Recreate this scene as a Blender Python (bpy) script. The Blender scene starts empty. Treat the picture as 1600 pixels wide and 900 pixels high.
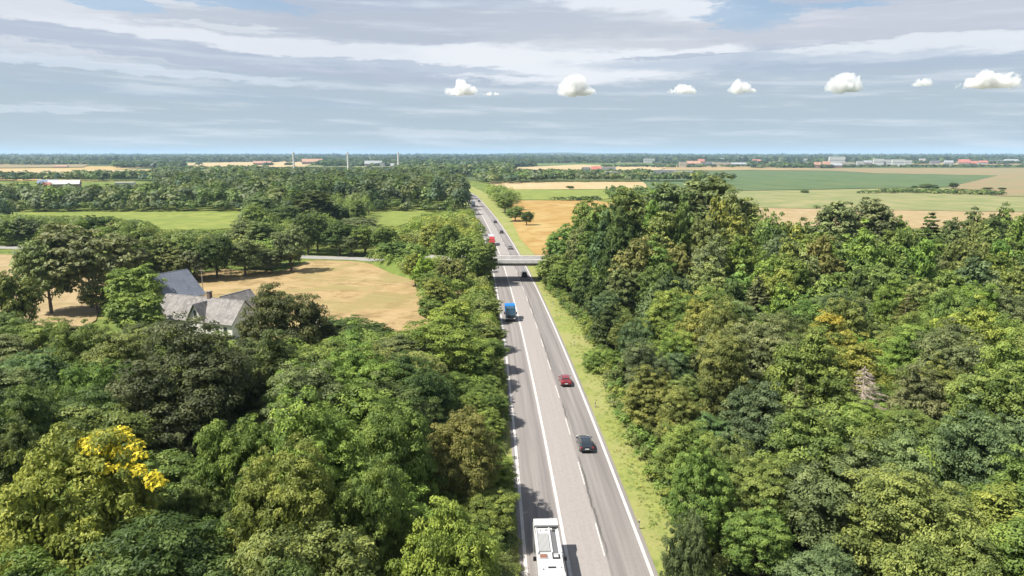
import bpy, math, random
import numpy as np
from math import radians as R, sin, cos, pi, tan, atan, atan2, sqrt

S = bpy.context.scene
COL = S.collection
rng = np.random.default_rng(7)
random.seed(7)

# ------------------------------------------------------------------ camera
H, F = 38.0, 1067.0                      # height above the road, focal length in pixels of a 1600 wide frame
PITCH = atan(209 / F)
cam_d = bpy.data.cameras.new('camera'); cam = bpy.data.objects.new('camera', cam_d); COL.objects.link(cam)
cam_d.sensor_width = 36; cam_d.lens = F / 1600 * 36; cam_d.clip_start = .5; cam_d.clip_end = 90000
cam.location = (0, 0, H); cam.rotation_euler = (pi / 2 - PITCH, 0, 0)
S.camera = cam

def ray(x, y):
    u = (x - 800) / F; v = (450 - y) / F
    return np.array([u, cos(PITCH) + v * sin(PITCH), -sin(PITCH) + v * cos(PITCH)])
def at(x, y, z=0.0):                      # the point at height z that the photo shows at (x, y)
    d = ray(x, y); t = (z - H) / d[2]
    return (d[0] * t, d[1] * t, z)
def proj(x, y, z):
    cy = y * cos(PITCH) - (z - H) * sin(PITCH); up = y * sin(PITCH) + (z - H) * cos(PITCH)
    return 800 + F * x / cy, 450 - F * up / cy, cy

# ------------------------------------------------------------------ view, sun, sky
S.view_settings.view_transform = 'Standard'; S.view_settings.look = 'None'
S.view_settings.exposure = 0.95; S.view_settings.gamma = 1
S.cycles.max_bounces = 8; S.cycles.diffuse_bounces = 3; S.cycles.glossy_bounces = 2; S.cycles.transmission_bounces = 3
S.cycles.volume_bounces = 4; S.cycles.transparent_max_bounces = 8
SUN_EL, SUN_AZ = R(57), R(-106)           # azimuth from +Y towards +X
sd = (sin(SUN_AZ) * cos(SUN_EL), cos(SUN_AZ) * cos(SUN_EL), sin(SUN_EL))
sun_d = bpy.data.lights.new('sun', 'SUN'); sun = bpy.data.objects.new('sun', sun_d); COL.objects.link(sun)
sun_d.energy = 4.9; sun_d.angle = R(.5); sun_d.color = (1, .95, .86)
from mathutils import Vector
sun.rotation_euler = Vector(sd).to_track_quat('Z', 'Y').to_euler()

class NT:
    """small helper for node trees"""
    def __init__(s, nt): s.nt = nt
    def n(s, typ, **kw):
        o = s.nt.nodes.new(typ)
        for k, v in kw.items():
            setattr(o, k, v)
        return o
    def put(s, sock, v):
        if isinstance(v, bpy.types.NodeSocket): s.nt.links.new(v, sock)
        elif v is not None:
            if sock.type == 'RGBA' and len(v) == 3: v = (*v, 1)
            sock.default_value = v
    def m(s, op, a, b=None, c=None, clamp=False):
        o = s.n('ShaderNodeMath', operation=op, use_clamp=clamp)
        s.put(o.inputs[0], a); s.put(o.inputs[1], b); s.put(o.inputs[2], c)
        return o.outputs[0]
    def mix(s, f, a, b, typ='MIX'):
        o = s.n('ShaderNodeMix', data_type='RGBA', blend_type=typ)
        s.put(o.inputs[0], f); s.put(o.inputs[6], a); s.put(o.inputs[7], b)
        return o.outputs[2]
    def rng(s, v, a, b, c=0., d=1., smooth=True):
        o = s.n('ShaderNodeMapRange', interpolation_type='SMOOTHSTEP' if smooth else 'LINEAR')
        s.put(o.inputs[0], v)
        for i, q in enumerate((a, b, c, d)): s.put(o.inputs[i + 1], q)
        return o.outputs[0]
    def noise(s, vec, scale, detail=4., rough=.55, dist=0.):
        o = s.n('ShaderNodeTexNoise'); s.put(o.inputs['Vector'], vec)
        o.inputs['Scale'].default_value = scale; o.inputs['Detail'].default_value = detail
        o.inputs['Roughness'].default_value = rough; o.inputs['Distortion'].default_value = dist
        return o.outputs[0]
    def xyz(s, a, b, c=0.):
        o = s.n('ShaderNodeCombineXYZ'); s.put(o.inputs[0], a); s.put(o.inputs[1], b); s.put(o.inputs[2], c)
        return o.outputs[0]

def lin(r, g, b):
    f = lambda c: (c / 255 / 12.92) if c <= 10 else ((c / 255 + .055) / 1.055) ** 2.4
    return (f(r), f(g), f(b))

def make_sky():
    w = bpy.data.worlds.new('World'); S.world = w; w.use_nodes = True
    nt = NT(w.node_tree); w.node_tree.nodes.clear()
    out = nt.n('ShaderNodeOutputWorld'); bg = nt.n('ShaderNodeBackground'); bg2 = nt.n('ShaderNodeBackground')
    sky = nt.n('ShaderNodeTexSky', sky_type='NISHITA'); sky.sun_disc = False
    sky.sun_elevation = SUN_EL; sky.sun_rotation = SUN_AZ; sky.altitude = 40; sky.dust_density = 1.5
    bg.inputs[1].default_value = .075
    nt.put(bg.inputs[0], sky.outputs[0])
    tc = nt.n('ShaderNodeTexCoord'); sep = nt.n('ShaderNodeSeparateXYZ'); nt.put(sep.inputs[0], tc.outputs['Generated'])
    X, Y, Z = sep.outputs
    DEG = 180 / pi
    az0 = nt.m('MULTIPLY', nt.m('ARCTAN2', X, Y), DEG)
    el0 = nt.m('MULTIPLY', nt.m('ARCSINE', Z), DEG)
    # wind drawn wisps: noise stretched along the horizon
    v1 = nt.xyz(nt.m('MULTIPLY', az0, .055), nt.m('MULTIPLY', el0, .34), .3)
    wn = nt.n('ShaderNodeTexNoise'); nt.put(wn.inputs['Vector'], v1)
    wn.inputs['Scale'].default_value = 1.; wn.inputs['Detail'].default_value = 7; wn.inputs['Roughness'].default_value = .62
    ws = nt.n('ShaderNodeSeparateColor'); nt.put(ws.inputs[0], wn.outputs[1])
    az = nt.m('ADD', az0, nt.m('MULTIPLY_ADD', ws.outputs[0], 8., -4.))
    v2 = nt.xyz(nt.m('MULTIPLY', az0, .35), nt.m('MULTIPLY', el0, 1.6), 5.)
    w2 = nt.n('ShaderNodeTexNoise'); nt.put(w2.inputs['Vector'], v2); w2.inputs['Scale'].default_value = 1.; w2.inputs['Detail'].default_value = 8; w2.inputs['Roughness'].default_value = .68
    s2 = nt.n('ShaderNodeSeparateColor'); nt.put(s2.inputs[0], w2.outputs[1]); az = nt.m('ADD', az, nt.m('MULTIPLY_ADD', s2.outputs[0], 9., -4.5))
    el = nt.m('ADD', el0, nt.m('MULTIPLY_ADD', ws.outputs[1], 1.4, -.7)); el = nt.m('ADD', el, nt.m('MULTIPLY_ADD', s2.outputs[1], 1.5, -.75))
    fine = nt.noise(nt.xyz(nt.m('MULTIPLY', az0, .10), nt.m('MULTIPLY', nt.m('ADD', el0, nt.m('MULTIPLY', az0, .02)), 1.3), 4.), 1., 7., .6)
    broad = nt.noise(nt.xyz(nt.m('MULTIPLY', az0, .03), nt.m('MULTIPLY', el0, .22), 9.), 1., 4., .5, .6)
    E = .52                                              # 1 / 2**exposure
    c = lambda r, g, b: tuple(q * E for q in lin(r, g, b))
    low = nt.mix(nt.rng(el0, -.5, 2.6), c(188, 200, 209), c(180, 195, 207))
    veil = nt.mix(nt.rng(el0, 3., 9.), low, c(184, 195, 213))
    veil = nt.mix(nt.m('MULTIPLY', nt.rng(fine, .45, .75), .45), veil, c(208, 219, 232))
    veil = nt.mix(nt.m('MULTIPLY', nt.m('MULTIPLY', nt.rng(broad, .5, .72), nt.rng(el0, 4., 8.)), .7), veil, c(226, 231, 240))
    cover = nt.rng(broad, .30, .42, .62, .97)
    cover = nt.mix(nt.rng(el0, 9., 14.), (.97,) * 3, cover)
    cover = nt.mix(nt.rng(el0, 30., 60.), cover, (.72,) * 3)
    def blob(px, py, rx, ry, tilt, soft=.55):
        d = ray(px, py); a0 = atan2(d[0], d[1]) * DEG; e0 = math.asin(d[2] / np.linalg.norm(d)) * DEG
        k = DEG / F
        da = nt.m('SUBTRACT', az, a0); de = nt.m('SUBTRACT', el, e0)
        de = nt.m('ADD', de, nt.m('MULTIPLY', da, tilt))
        q = nt.m('ADD', nt.m('POWER', nt.m('ABSOLUTE', nt.m('DIVIDE', da, rx * k)), 2.), nt.m('POWER', nt.m('ABSOLUTE', nt.m('DIVIDE', de, ry * k)), 2.))
        return nt.rng(q, 1. - soft, 1. + soft * .8, 1., 0.)
    col = veil
    for px, py, rx, ry, tilt, soft, rgb, a in (
        (110, 24, 260, 48, .02, .8, (224, 228, 235), .9),
        (540, 88, 470, 26, .035, .45, (232, 236, 244), .9),
        (900, 92, 260, 36, .0, .35, (240, 243, 249), .95),
        (1010, 14, 180, 20, .12, .5, (236, 240, 247), .9),
        (640, 40, 390, 23, -.01, .35, (190, 198, 212), .8),
        (1020, 55, 240, 18, .0, .45, (198, 204, 215), .75),
        (360, 40, 90, 4, .02, .5, (224, 229, 237), .7),
        (250, 77, 430, 13, .075, .4, (180, 191, 210), .85),
        (600, 104, 220, 8, .05, .45, (178, 192, 211), .75),
        (130, 99, 330, 7, .05, .5, (212, 222, 235), .85),
        (1400, 34, 260, 26, .0, .5, (203, 207, 219), .8),
        (1430, 73, 200, 12, -.02, .4, (232, 237, 244), .9),
        (1250, 98, 320, 13, .02, .6, (178, 193, 213), .7),
        (1060, 88, 110, 3, .0, .5, (180, 192, 210), .8),
        (60, 170, 110, 4, .0, .7, (210, 221, 231), .7),
        (700, 211, 130, 5, .0, .8, (212, 220, 229), .7),
        (320, 150, 300, 9, .03, .9, (172, 192, 213), .4)):
        col = nt.mix(nt.m('MULTIPLY', blob(px, py, rx, ry, tilt, soft), a), col, c(*rgb))
    col = nt.mix(nt.m('MULTIPLY', nt.rng(fine, .47, .72), .38), col, c(236, 240, 247))
    for px, py, rx, ry in ((1180, 18, 62, 22), (370, 2, 100, 9), (170, 3, 70, 7), (1330, 4, 60, 5)):
        b = nt.m('MULTIPLY', blob(px, py, rx, ry, .05, .6), .9)
        cover = nt.mix(b, cover, (.12,) * 3)
    nt.put(bg2.inputs[0], col); bg2.inputs[1].default_value = 1.
    ms = nt.n('ShaderNodeMixShader'); cv = nt.n('ShaderNodeRGBToBW'); nt.put(cv.inputs[0], cover)
    nt.put(ms.inputs[0], cv.outputs[0]); nt.put(ms.inputs[1], bg.outputs[0]); nt.put(ms.inputs[2], bg2.outputs[0])
    nt.put(out.inputs[0], ms.outputs[0])
make_sky()

# ------------------------------------------------------------------ helpers: objects, labels, meshes
LABELS = {}
def tag(o, label, cat=None, group=None):
    o['label'] = label
    if cat: o['category'] = cat
    if group: o['group'] = group
    LABELS.setdefault(label, []).append((o.name, group))
    return o
def empty(name, loc=(0, 0, 0), rz=0., label=None, cat=None, group=None):
    o = bpy.data.objects.new(name, None); COL.objects.link(o)
    o.empty_display_size = .5; o.location = loc; o.rotation_euler = (0, 0, rz)
    if label: tag(o, label, cat, group)
    return o
def link(name, me, parent=None):
    o = bpy.data.objects.new(name, me); COL.objects.link(o)
    if parent: o.parent = parent
    return o
def copy_tree(o, parent=None):
    c = o.copy(); COL.objects.link(c)
    if parent: c.parent = parent
    for ch in o.children: copy_tree(ch, c)
    return c

class MB:
    """collects faces of one mesh"""
    def __init__(s): s.v = []; s.f = []
    def add(s, vs, fs):
        k = len(s.v); s.v += [tuple(map(float, p)) for p in vs]; s.f += [tuple(k + i for i in f) for f in fs]; return s
    def box(s, x0, x1, y0, y1, z0, z1, top=1., topy=None):
        ty = top if topy is None else topy
        cx, cy, hx, hy = (x0 + x1) / 2, (y0 + y1) / 2, (x1 - x0) / 2, (y1 - y0) / 2
        vs = [(cx + a * hx, cy + b * hy, z0) for a, b in ((-1, -1), (1, -1), (1, 1), (-1, 1))] + \
             [(cx + a * hx * top, cy + b * hy * ty, z1) for a, b in ((-1, -1), (1, -1), (1, 1), (-1, 1))]
        return s.add(vs, [(3, 2, 1, 0), (4, 5, 6, 7), (0, 1, 5, 4), (1, 2, 6, 5), (2, 3, 7, 6), (3, 0, 4, 7)])
    def tube(s, a, b, r0, r1, n=8):
        a = Vector(a); b = Vector(b); q = (b - a).to_track_quat('Z', 'Y')
        vs = [a + q @ Vector((r0 * cos(2 * pi * i / n), r0 * sin(2 * pi * i / n), 0)) for i in range(n)] + \
             [b + q @ Vector((r1 * cos(2 * pi * i / n), r1 * sin(2 * pi * i / n), 0)) for i in range(n)]
        return s.add(vs, [(i, (i + 1) % n, n + (i + 1) % n, n + i) for i in range(n)] + [tuple(range(n))[::-1], tuple(range(n, 2 * n))])
    def loft(s, rings):
        n = len(rings[0]); vs = [p for r in rings for p in r]; fs = []
        for k in range(len(rings) - 1):
            fs += [(k * n + i, k * n + (i + 1) % n, (k + 1) * n + (i + 1) % n, (k + 1) * n + i) for i in range(n)]
        fs += [tuple(range(n))[::-1], tuple(range((len(rings) - 1) * n, len(rings) * n))]
        return s.add(vs, fs)
    def quad(s, a, b, c, d, t=0.):
        """a panel of thickness t behind its face"""
        if not t: return s.add([a, b, c, d], [(0, 1, 2, 3)])
        n = (Vector(b) - Vector(a)).cross(Vector(d) - Vector(a)).normalized() * t
        bk = [Vector(p) - n for p in (a, b, c, d)]
        return s.add([a, b, c, d] + bk, [(0, 1, 2, 3), (7, 6, 5, 4), (1, 0, 4, 5), (2, 1, 5, 6), (3, 2, 6, 7), (0, 3, 7, 4)])
    def mesh(s, name, mat, smooth=False):
        me = bpy.data.meshes.new(name); me.from_pydata(s.v, [], s.f); me.materials.append(mat)
        if smooth: me.polygons.foreach_set('use_smooth', [True] * len(me.polygons))
        me.update(); return me
    def build(s, name, mat, parent=None, bevel=0., smooth=False, seg=2):
        o = link(name, s.mesh(name, mat, smooth), parent)
        if bevel:
            m = o.modifiers.new('bevel', 'BEVEL'); m.width = bevel; m.segments = seg; m.limit_method = 'ANGLE'; m.angle_limit = R(35)
        return o

def np_mesh(name, verts, nq, mat, attrs=None):
    """verts (nq*4, 3): loose quads; attrs: name -> (nq, 1) floats or (nq, 3) colours per face"""
    me = bpy.data.meshes.new(name)
    me.vertices.add(nq * 4); me.vertices.foreach_set('co', np.ascontiguousarray(verts, dtype=np.float32).ravel())
    me.loops.add(nq * 4); me.loops.foreach_set('vertex_index', np.arange(nq * 4, dtype=np.int32))
    me.polygons.add(nq); me.polygons.foreach_set('loop_start', np.arange(0, nq * 4, 4, dtype=np.int32))
    me.polygons.foreach_set('loop_total', np.full(nq, 4, dtype=np.int32))
    for k, a in (attrs or {}).items():
        if a.ndim == 1:
            at_ = me.attributes.new(k, 'FLOAT', 'FACE'); at_.data.foreach_set('value', a.astype(np.float32))
        else:
            at_ = me.attributes.new(k, 'FLOAT_COLOR', 'FACE')
            at_.data.foreach_set('color', np.c_[a, np.ones(len(a))].astype(np.float32).ravel())
    me.materials.append(mat); me.update(calc_edges=True); return me

# ------------------------------------------------------------------ materials
def mat(name, rgb, rough=.6, metal=0., spec=.4, coat=0., noise=0., scale=3., bump=0.):
    m = bpy.data.materials.new(name); m.use_nodes = True; nt = NT(m.node_tree)
    b = m.node_tree.nodes['Principled BSDF']
    b.inputs['Roughness'].default_value = rough; b.inputs['Metallic'].default_value = metal
    b.inputs['Specular IOR Level'].default_value = spec; b.inputs['Coat Weight'].default_value = coat
    if noise or bump:
        tc = nt.n('ShaderNodeTexCoord'); nz = nt.noise(tc.outputs['Object'], scale, 5.)
        nt.put(b.inputs['Base Color'], nt.mix(nt.rng(nz, .3, .7), tuple(q * (1 - noise) for q in rgb), tuple(min(1, q * (1 + noise)) for q in rgb)))
        if bump:
            bp = nt.n('ShaderNodeBump'); bp.inputs[0].default_value = bump; nt.put(bp.inputs['Height'], nz); nt.put(b.inputs['Normal'], bp.outputs[0])
    else: nt.put(b.inputs['Base Color'], rgb)
    return m

def foliage(name, source):
    """leaves: source 'object' takes the colour of the tree, 'tint' that stored on each leaf"""
    m = bpy.data.materials.new(name); m.use_nodes = True; nt = NT(m.node_tree)
    b = m.node_tree.nodes['Principled BSDF']; out = m.node_tree.nodes['Material Output']
    if source == 'object':
        src = nt.n('ShaderNodeObjectInfo').outputs['Color']
    else:
        src = nt.n('ShaderNodeAttribute', attribute_name='tint').outputs['Color']
    tone = nt.n('ShaderNodeAttribute', attribute_name='tone').outputs['Fac']
    g = nt.n('ShaderNodeHueSaturation')
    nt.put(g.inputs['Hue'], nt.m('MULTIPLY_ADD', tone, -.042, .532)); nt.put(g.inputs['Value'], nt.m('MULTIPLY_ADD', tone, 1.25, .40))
    nt.put(g.inputs['Color'], src); col = g.outputs[0]
    nt.put(b.inputs['Base Color'], col); b.inputs['Roughness'].default_value = .55; b.inputs['Specular IOR Level'].default_value = .2
    tr = nt.n('ShaderNodeBsdfTranslucent'); nt.put(tr.inputs[0], nt.mix(.35, col, (.20, .24, .02)))
    ms = nt.n('ShaderNodeMixShader'); ms.inputs[0].default_value = .28
    nt.put(ms.inputs[1], b.outputs[0]); nt.put(ms.inputs[2], tr.outputs[0]); nt.put(out.inputs[0], ms.outputs[0])
    return m

def ground_mat(name, cols, scales, stripes=None, rough=.9):
    """a field: patches of the given colours at the given sizes, optional drill rows (angle, spacing, strength)"""
    m = bpy.data.materials.new(name); m.use_nodes = True; nt = NT(m.node_tree)
    b = m.node_tree.nodes['Principled BSDF']; b.inputs['Roughness'].default_value = rough; b.inputs['Specular IOR Level'].default_value = .1
    P = nt.n('ShaderNodeNewGeometry').outputs['Position']
    col = cols[0]
    for k, (c, s) in enumerate(zip(cols[1:], scales)):
        nz = nt.noise(P, 1 / s, 6., .6, .3)
        col = nt.mix(nt.rng(nz, .42, .62), col, c)
    if stripes:
        a, sp, st = stripes
        sep = nt.n('ShaderNodeSeparateXYZ'); nt.put(sep.inputs[0], P)
        u = nt.m('ADD', nt.m('MULTIPLY', sep.outputs[0], cos(a)), nt.m('MULTIPLY', sep.outputs[1], sin(a)))
        wv = nt.noise(nt.xyz(nt.m('MULTIPLY', u, 1 / sp), 0., 0.), 1., 3., .6)
        col = nt.mix(nt.m('MULTIPLY', nt.rng(wv, .4, .6), st), col, tuple(q * .6 for q in cols[0]))
    nt.put(b.inputs['Base Color'], col)
    bp = nt.n('ShaderNodeBump'); bp.inputs[0].default_value = .5; bp.inputs[1].default_value = .3
    nt.put(bp.inputs['Height'], nt.noise(P, 2.5, 4.)); nt.put(b.inputs['Normal'], bp.outputs[0])
    return m

LEAF = foliage('leaf', 'object'); LEAF_FAR = foliage('leaf_far', 'tint')
BARK = mat('bark', (.11, .085, .06), .9, noise=.4, scale=2., bump=.4)
BARK_PALE = mat('bark_pale', (.38, .31, .265), .9, noise=.3, scale=2.)
GRASSLAND = ground_mat('grassland', [(0.1125, 0.15, 0.033), (0.1875, 0.2, 0.055), (0.0875, 0.125, 0.0275)], [25, 7])
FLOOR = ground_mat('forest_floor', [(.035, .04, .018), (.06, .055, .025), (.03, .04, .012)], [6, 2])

# ------------------------------------------------------------------ ground, far country, fields
def sheet(name, pts, z, material, parent=None):
    mb = MB(); mb.add([(p[0], p[1], z) for p in pts], [tuple(range(len(pts)))])
    if sum(a[0] * b[1] - b[0] * a[1] for a, b in zip(pts, pts[1:] + pts[:1])) < 0: mb.f = [mb.f[0][::-1]]
    o = mb.build(name, material, parent); o['kind'] = 'structure'; return o

def country_mat():
    m = bpy.data.materials.new('far_country'); m.use_nodes = True; nt = NT(m.node_tree)
    b = m.node_tree.nodes['Principled BSDF']; b.inputs['Roughness'].default_value = .95; b.inputs['Specular IOR Level'].default_value = .05
    P = nt.n('ShaderNodeNewGeometry').outputs['Position']
    v = nt.n('ShaderNodeTexVoronoi'); nt.put(v.inputs['Vector'], P); v.inputs['Scale'].default_value = 1 / 650
    s = nt.n('ShaderNodeSeparateColor'); nt.put(s.inputs[0], v.outputs['Color'])
    r = nt.n('ShaderNodeValToRGB'); r.color_ramp.interpolation = 'CONSTANT'; nt.put(r.inputs[0], s.outputs[0])
    e = r.color_ramp.elements
    e[0].position = 0; e[0].color = (.07, .09, .03, 1); e[1].position = .4; e[1].color = (.10, .15, .05, 1)
    for p, c in ((.58, (.38, .27, .12)), (.72, (.30, .22, .12)), (.82, (.06, .09, .03))):
        q = e.new(p); q.color = (*c, 1)
    nz = nt.noise(P, 1 / 60, 5.)
    nt.put(b.inputs['Base Color'], nt.mix(nt.m('MULTIPLY', nt.rng(nz, .4, .65), .4), r.outputs[0], (.10, .11, .05)))
    return m
G = 30000
sheet('ground', [(-G, -G), (G, -G), (G, G), (-G, G)], -1.0, country_mat())
sheet('grassland', [(-420, -120), (420, -120), (1050, 1000), (-1050, 1000)], -.2, GRASSLAND)

def field(name, px, z, m, kind='structure'):
    return sheet(name, [at(x, y, z)[:2] for x, y in px], z, m)
STUBBLE = ground_mat('stubble', [(.300, .208, .098), (.375, .285, .155), (.205, .145, .068), (.335, .245, .125), (.24, .20, .085)], [26, 9, 4, 22], (1.1, 1.6, .3))
STUBBLE2 = ground_mat('stubble_pale', [(0.3046, 0.2304, 0.125), (0.3322, 0.2591, 0.1562), (0.2547, 0.1958, 0.1001)], [18, 6], (.4, 2.5, .2))
WHEAT = ground_mat('wheat', [(0.3142, 0.2086, 0.0738), (0.3457, 0.255, 0.1074), (0.2725, 0.1681, 0.0537)], [45, 12], (1.35, 3., .18))
PALEWHEAT = ground_mat('wheat_pale', [(0.3534, 0.2665, 0.1413), (0.3888, 0.3029, 0.1767)], [90], (0., 9., .15))
MEADOW = ground_mat('meadow', [(0.1618, 0.1959, 0.0454), (0.2023, 0.2249, 0.0558), (0.1376, 0.1741, 0.0419)], [30, 10], (.2, 5., .15))
CROP = ground_mat('crop_green', [(0.0854, 0.1317, 0.0598), (0.1171, 0.1481, 0.0658), (0.0661, 0.1104, 0.0502), (0.1033, 0.138, 0.0598)], [120, 60, 25], (.05, 14., .5))
PASTURE = ground_mat('pasture', [(0.1916, 0.1935, 0.0908), (0.2363, 0.2176, 0.1048), (0.1533, 0.1753, 0.0699)], [70, 25])
FALLOW = ground_mat('fallow', [(0.2004, 0.1726, 0.0939), (0.1793, 0.1786, 0.0939), (0.2373, 0.1726, 0.0997)], [110, 45], (.3, 12., .2))
field('stubble_field', [(250, 440), (345, 420), (440, 424), (480, 408), (505, 405), (590, 404), (660, 420), (720, 445), (735, 480), (720, 520), (600, 545), (480, 540), (330, 520)], .06, STUBBLE)
field('stubble_field', [(-160, 396), (0, 397), (70, 402), (170, 420), (150, 500), (80, 540), (-160, 540)], .06, STUBBLE2)
field('meadow', [(20, 332), (200, 329), (395, 322), (395, 354), (270, 362), (40, 366)], .06, MEADOW)
field('meadow', [(510, 326), (700, 322), (650, 345), (610, 356), (505, 356)], .06, MEADOW)
field('wheat_field', [(792, 313), (930, 313), (1010, 325), (960, 360), (900, 400), (845, 408), (812, 372), (800, 345)], .08, WHEAT)
field('pasture', [(772, 296), (985, 296), (1010, 305), (935, 312), (785, 312)], .10, MEADOW)
field('wheat_field', [(764, 284), (1010, 284), (1010, 295), (772, 296)], .12, PALEWHEAT)
field('wheat_field', [(780, 263), (905, 257), (1040, 262), (1010, 272), (800, 273)], .5, PALEWHEAT)
field('crop_field', [(1000, 281), (1060, 270), (1180, 266.5), (1300, 267), (1370, 271), (1560, 274), (1480, 292), (1150, 298), (1020, 296)], .25, CROP)
field('fallow_field', [(1180, 266), (1320, 262.5), (1800, 262.5), (1900, 312), (1560, 306), (1480, 292.5), (1560, 274), (1370, 270.7), (1300, 266.7)], .3, FALLOW)
field('pasture', [(1040, 299), (1150, 298.5), (1480, 293), (1560, 306.5), (1900, 313), (1900, 335), (1460, 329), (1180, 324), (1040, 320)], .15, PASTURE)
field('wheat_field', [(1040, 320.5), (1180, 324.5), (1460, 329.5), (1900, 336), (1900, 368), (1200, 352), (1040, 345)], .12, STUBBLE2)
field('wheat_field', [(-150, 265), (110, 264.5), (125, 277), (0, 279), (-150, 280)], .4, PALEWHEAT)
field('wheat_field', [(122, 265.5), (246, 264.5), (248, 277), (135, 277)], .4, PALEWHEAT)
field('fallow_field', [(-100, 259), (140, 256.5), (130, 261), (-100, 263)], .6, FALLOW)
field('wheat_field', [(292, 255), (470, 251), (500, 255), (460, 262), (300, 265)], .6, PALEWHEAT)
field('fallow_field', [(250, 278), (300, 277), (300, 288), (255, 289)], .3, STUBBLE2)
field('pasture', [(470, 259), (640, 256), (630, 268), (460, 268)], .5, PASTURE)
field('farm_track', [(470, 506), (500, 498), (528, 503), (530, 517), (490, 518)], .10, mat('gravel', (.52, .47, .40), .95, noise=.2, scale=.8))

# ------------------------------------------------------------------ the main road
_ys = np.array([56, 75, 96, 124, 150, 180, 197, 256, 309, 372, 445, 553, 577, 700]); _xs = np.array([7.0, 6.6, 6.0, 4.6, 3.5, 2.3, .9, -2.1, -6.2, -12, -20, -28.5, -31.8, -46])
PC = np.polyfit(_ys, _xs, 3)
def cx(Y):
    if Y > 640: return float(np.polyval(PC, 640) + (Y - 640) * -.16)
    return float(np.polyval(PC, Y)) if Y > 30 else float(np.polyval(PC, 30) + (30 - Y) * .02)
HW = 5.8
YS = list(np.arange(-60, 300, 4.)) + list(np.arange(300, 1300, 12.))
def strip(o0, o1, z, ys=None, uv=False, crown=0.):
    ys = ys or YS
    mb = MB(); vs = []; 
    for y in ys: vs += [(cx(y) + o0, y, z), (cx(y) + o1, y, z)]
    mb.add(vs, [(2 * i, 2 * i + 1, 2 * i + 3, 2 * i + 2) for i in range(len(ys) - 1)])
    return mb
def asphalt_mat():
    m = bpy.data.materials.new('worn_asphalt'); m.use_nodes = True; nt = NT(m.node_tree)
    b = m.node_tree.nodes['Principled BSDF']; b.inputs['Roughness'].default_value = .85; b.inputs['Specular IOR Level'].default_value = .25
    u = nt.n('ShaderNodeAttribute', attribute_name='across').outputs['Fac']
    P = nt.n('ShaderNodeNewGeometry').outputs['Position']; sep = nt.n('ShaderNodeSeparateXYZ'); nt.put(sep.inputs[0], P)
    wob = nt.noise(P, .08, 3.)
    u = nt.m('ADD', u, nt.m('MULTIPLY_ADD', wob, .5, -.25))
    along = nt.xyz(nt.m('MULTIPLY', u, 2.2), nt.m('MULTIPLY', sep.outputs[1], .03), 0.)
    streak = nt.noise(along, 1., 5., .6)
    r = nt.n('ShaderNodeValToRGB'); nt.put(r.inputs[0], nt.m('MULTIPLY_ADD', u, 1 / 14., .5))
    A, B_, C_ = (0.175, 0.160, 0.153, 1), (0.244, 0.223, 0.211, 1), (0.168, 0.154, 0.147, 1)
    e = r.color_ramp.elements; e[0].position = 0; e[0].color = (.15, .135, .10, 1); e[1].position = 1; e[1].color = (.15, .135, .10, 1)
    for p, c in ((.06, A), (.94, C_), (.16, A), (.20, (0.149, 0.136, 0.130, 1)), (.25, (0.188, 0.173, 0.165, 1)), (.315, (0.135, 0.124, 0.119, 1)), (.355, A), (.375, B_), (.46, (0.244, 0.223, 0.211, 1)), (.50, B_), (.60, (0.244, 0.223, 0.211, 1)), (.632, B_), (.65, (0.149, 0.136, 0.131, 1)), (.70, (0.142, 0.130, 0.125, 1)), (.76, (0.175, 0.160, 0.153, 1)), (.83, (0.135, 0.124, 0.119, 1)), (.88, C_)):
        q = e.new(p); q.color = c
    g = nt.noise(P, 3., 6., .7)
    col = nt.mix(nt.m('MULTIPLY', nt.rng(streak, .35, .7), .5), r.outputs[0], (.28, .256, .243))
    col = nt.mix(nt.m('MULTIPLY', nt.rng(g, .4, .7), .25), col, (.13, .12, .114))
    # tar sealed cracks along the lane joint
    cw = nt.noise(nt.xyz(0., nt.m('MULTIPLY', sep.outputs[1], .35), 2.), 1., 5., .7)
    dist = nt.m('ABSOLUTE', nt.m('SUBTRACT', u, nt.m('MULTIPLY_ADD', cw, .9, 1.72)))
    on = nt.rng(nt.noise(nt.xyz(0., nt.m('MULTIPLY', sep.outputs[1], .05), 7.), 1., 3.), .46, .53)
    col = nt.mix(nt.m('MULTIPLY', nt.m('MULTIPLY', nt.rng(dist, .05, .15, 1., 0.), on), .85), col, (.07, .065, .062))
    nt.put(b.inputs['Base Color'], col)
    return m
ASPHALT = asphalt_mat()
def road_mesh():
    offs = np.linspace(-HW - .55, HW + .55, 15); n = len(offs); vs = []; fs = []
    for y in YS: vs += [(cx(y) + o, y, .0 + .10 * (1 - abs(o) / 6.4)) for o in offs]
    for k in range(len(YS) - 1): fs += [(k * n + i, k * n + i + 1, (k + 1) * n + i + 1, (k + 1) * n + i) for i in range(n - 1)]
    mb = MB(); mb.add(vs, fs); o = mb.build('road', ASPHALT); o['kind'] = 'structure'
    a = o.data.attributes.new('across', 'FLOAT', 'POINT'); a.data.foreach_set('value', np.tile(offs, len(YS)).astype(np.float32))
    return o
road = road_mesh()
PAINT = mat('road_paint', (.44, .42, .40), .7, noise=.12, scale=1.2)
def mark(name, o0, o1, ys):
    zc = lambda o: .0 + .10 * (1 - abs(o) / 6.4) + .012
    mb = MB(); vs = []
    for y in ys: vs += [(cx(y) + o0, y, zc(o0)), (cx(y) + o1, y, zc(o1))]
    mb.add(vs, [(2 * i, 2 * i + 1, 2 * i + 3, 2 * i + 2) for i in range(len(ys) - 1)])
    return mb.build(name, PAINT, road)
mark('edge_line', -HW - .15, -HW + .18, YS); mark('edge_line', HW - .18, HW + .15, YS)
mark('centre_line', -1.89, -1.57, YS)
y = 59.5 - 14.5 * 2
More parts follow.
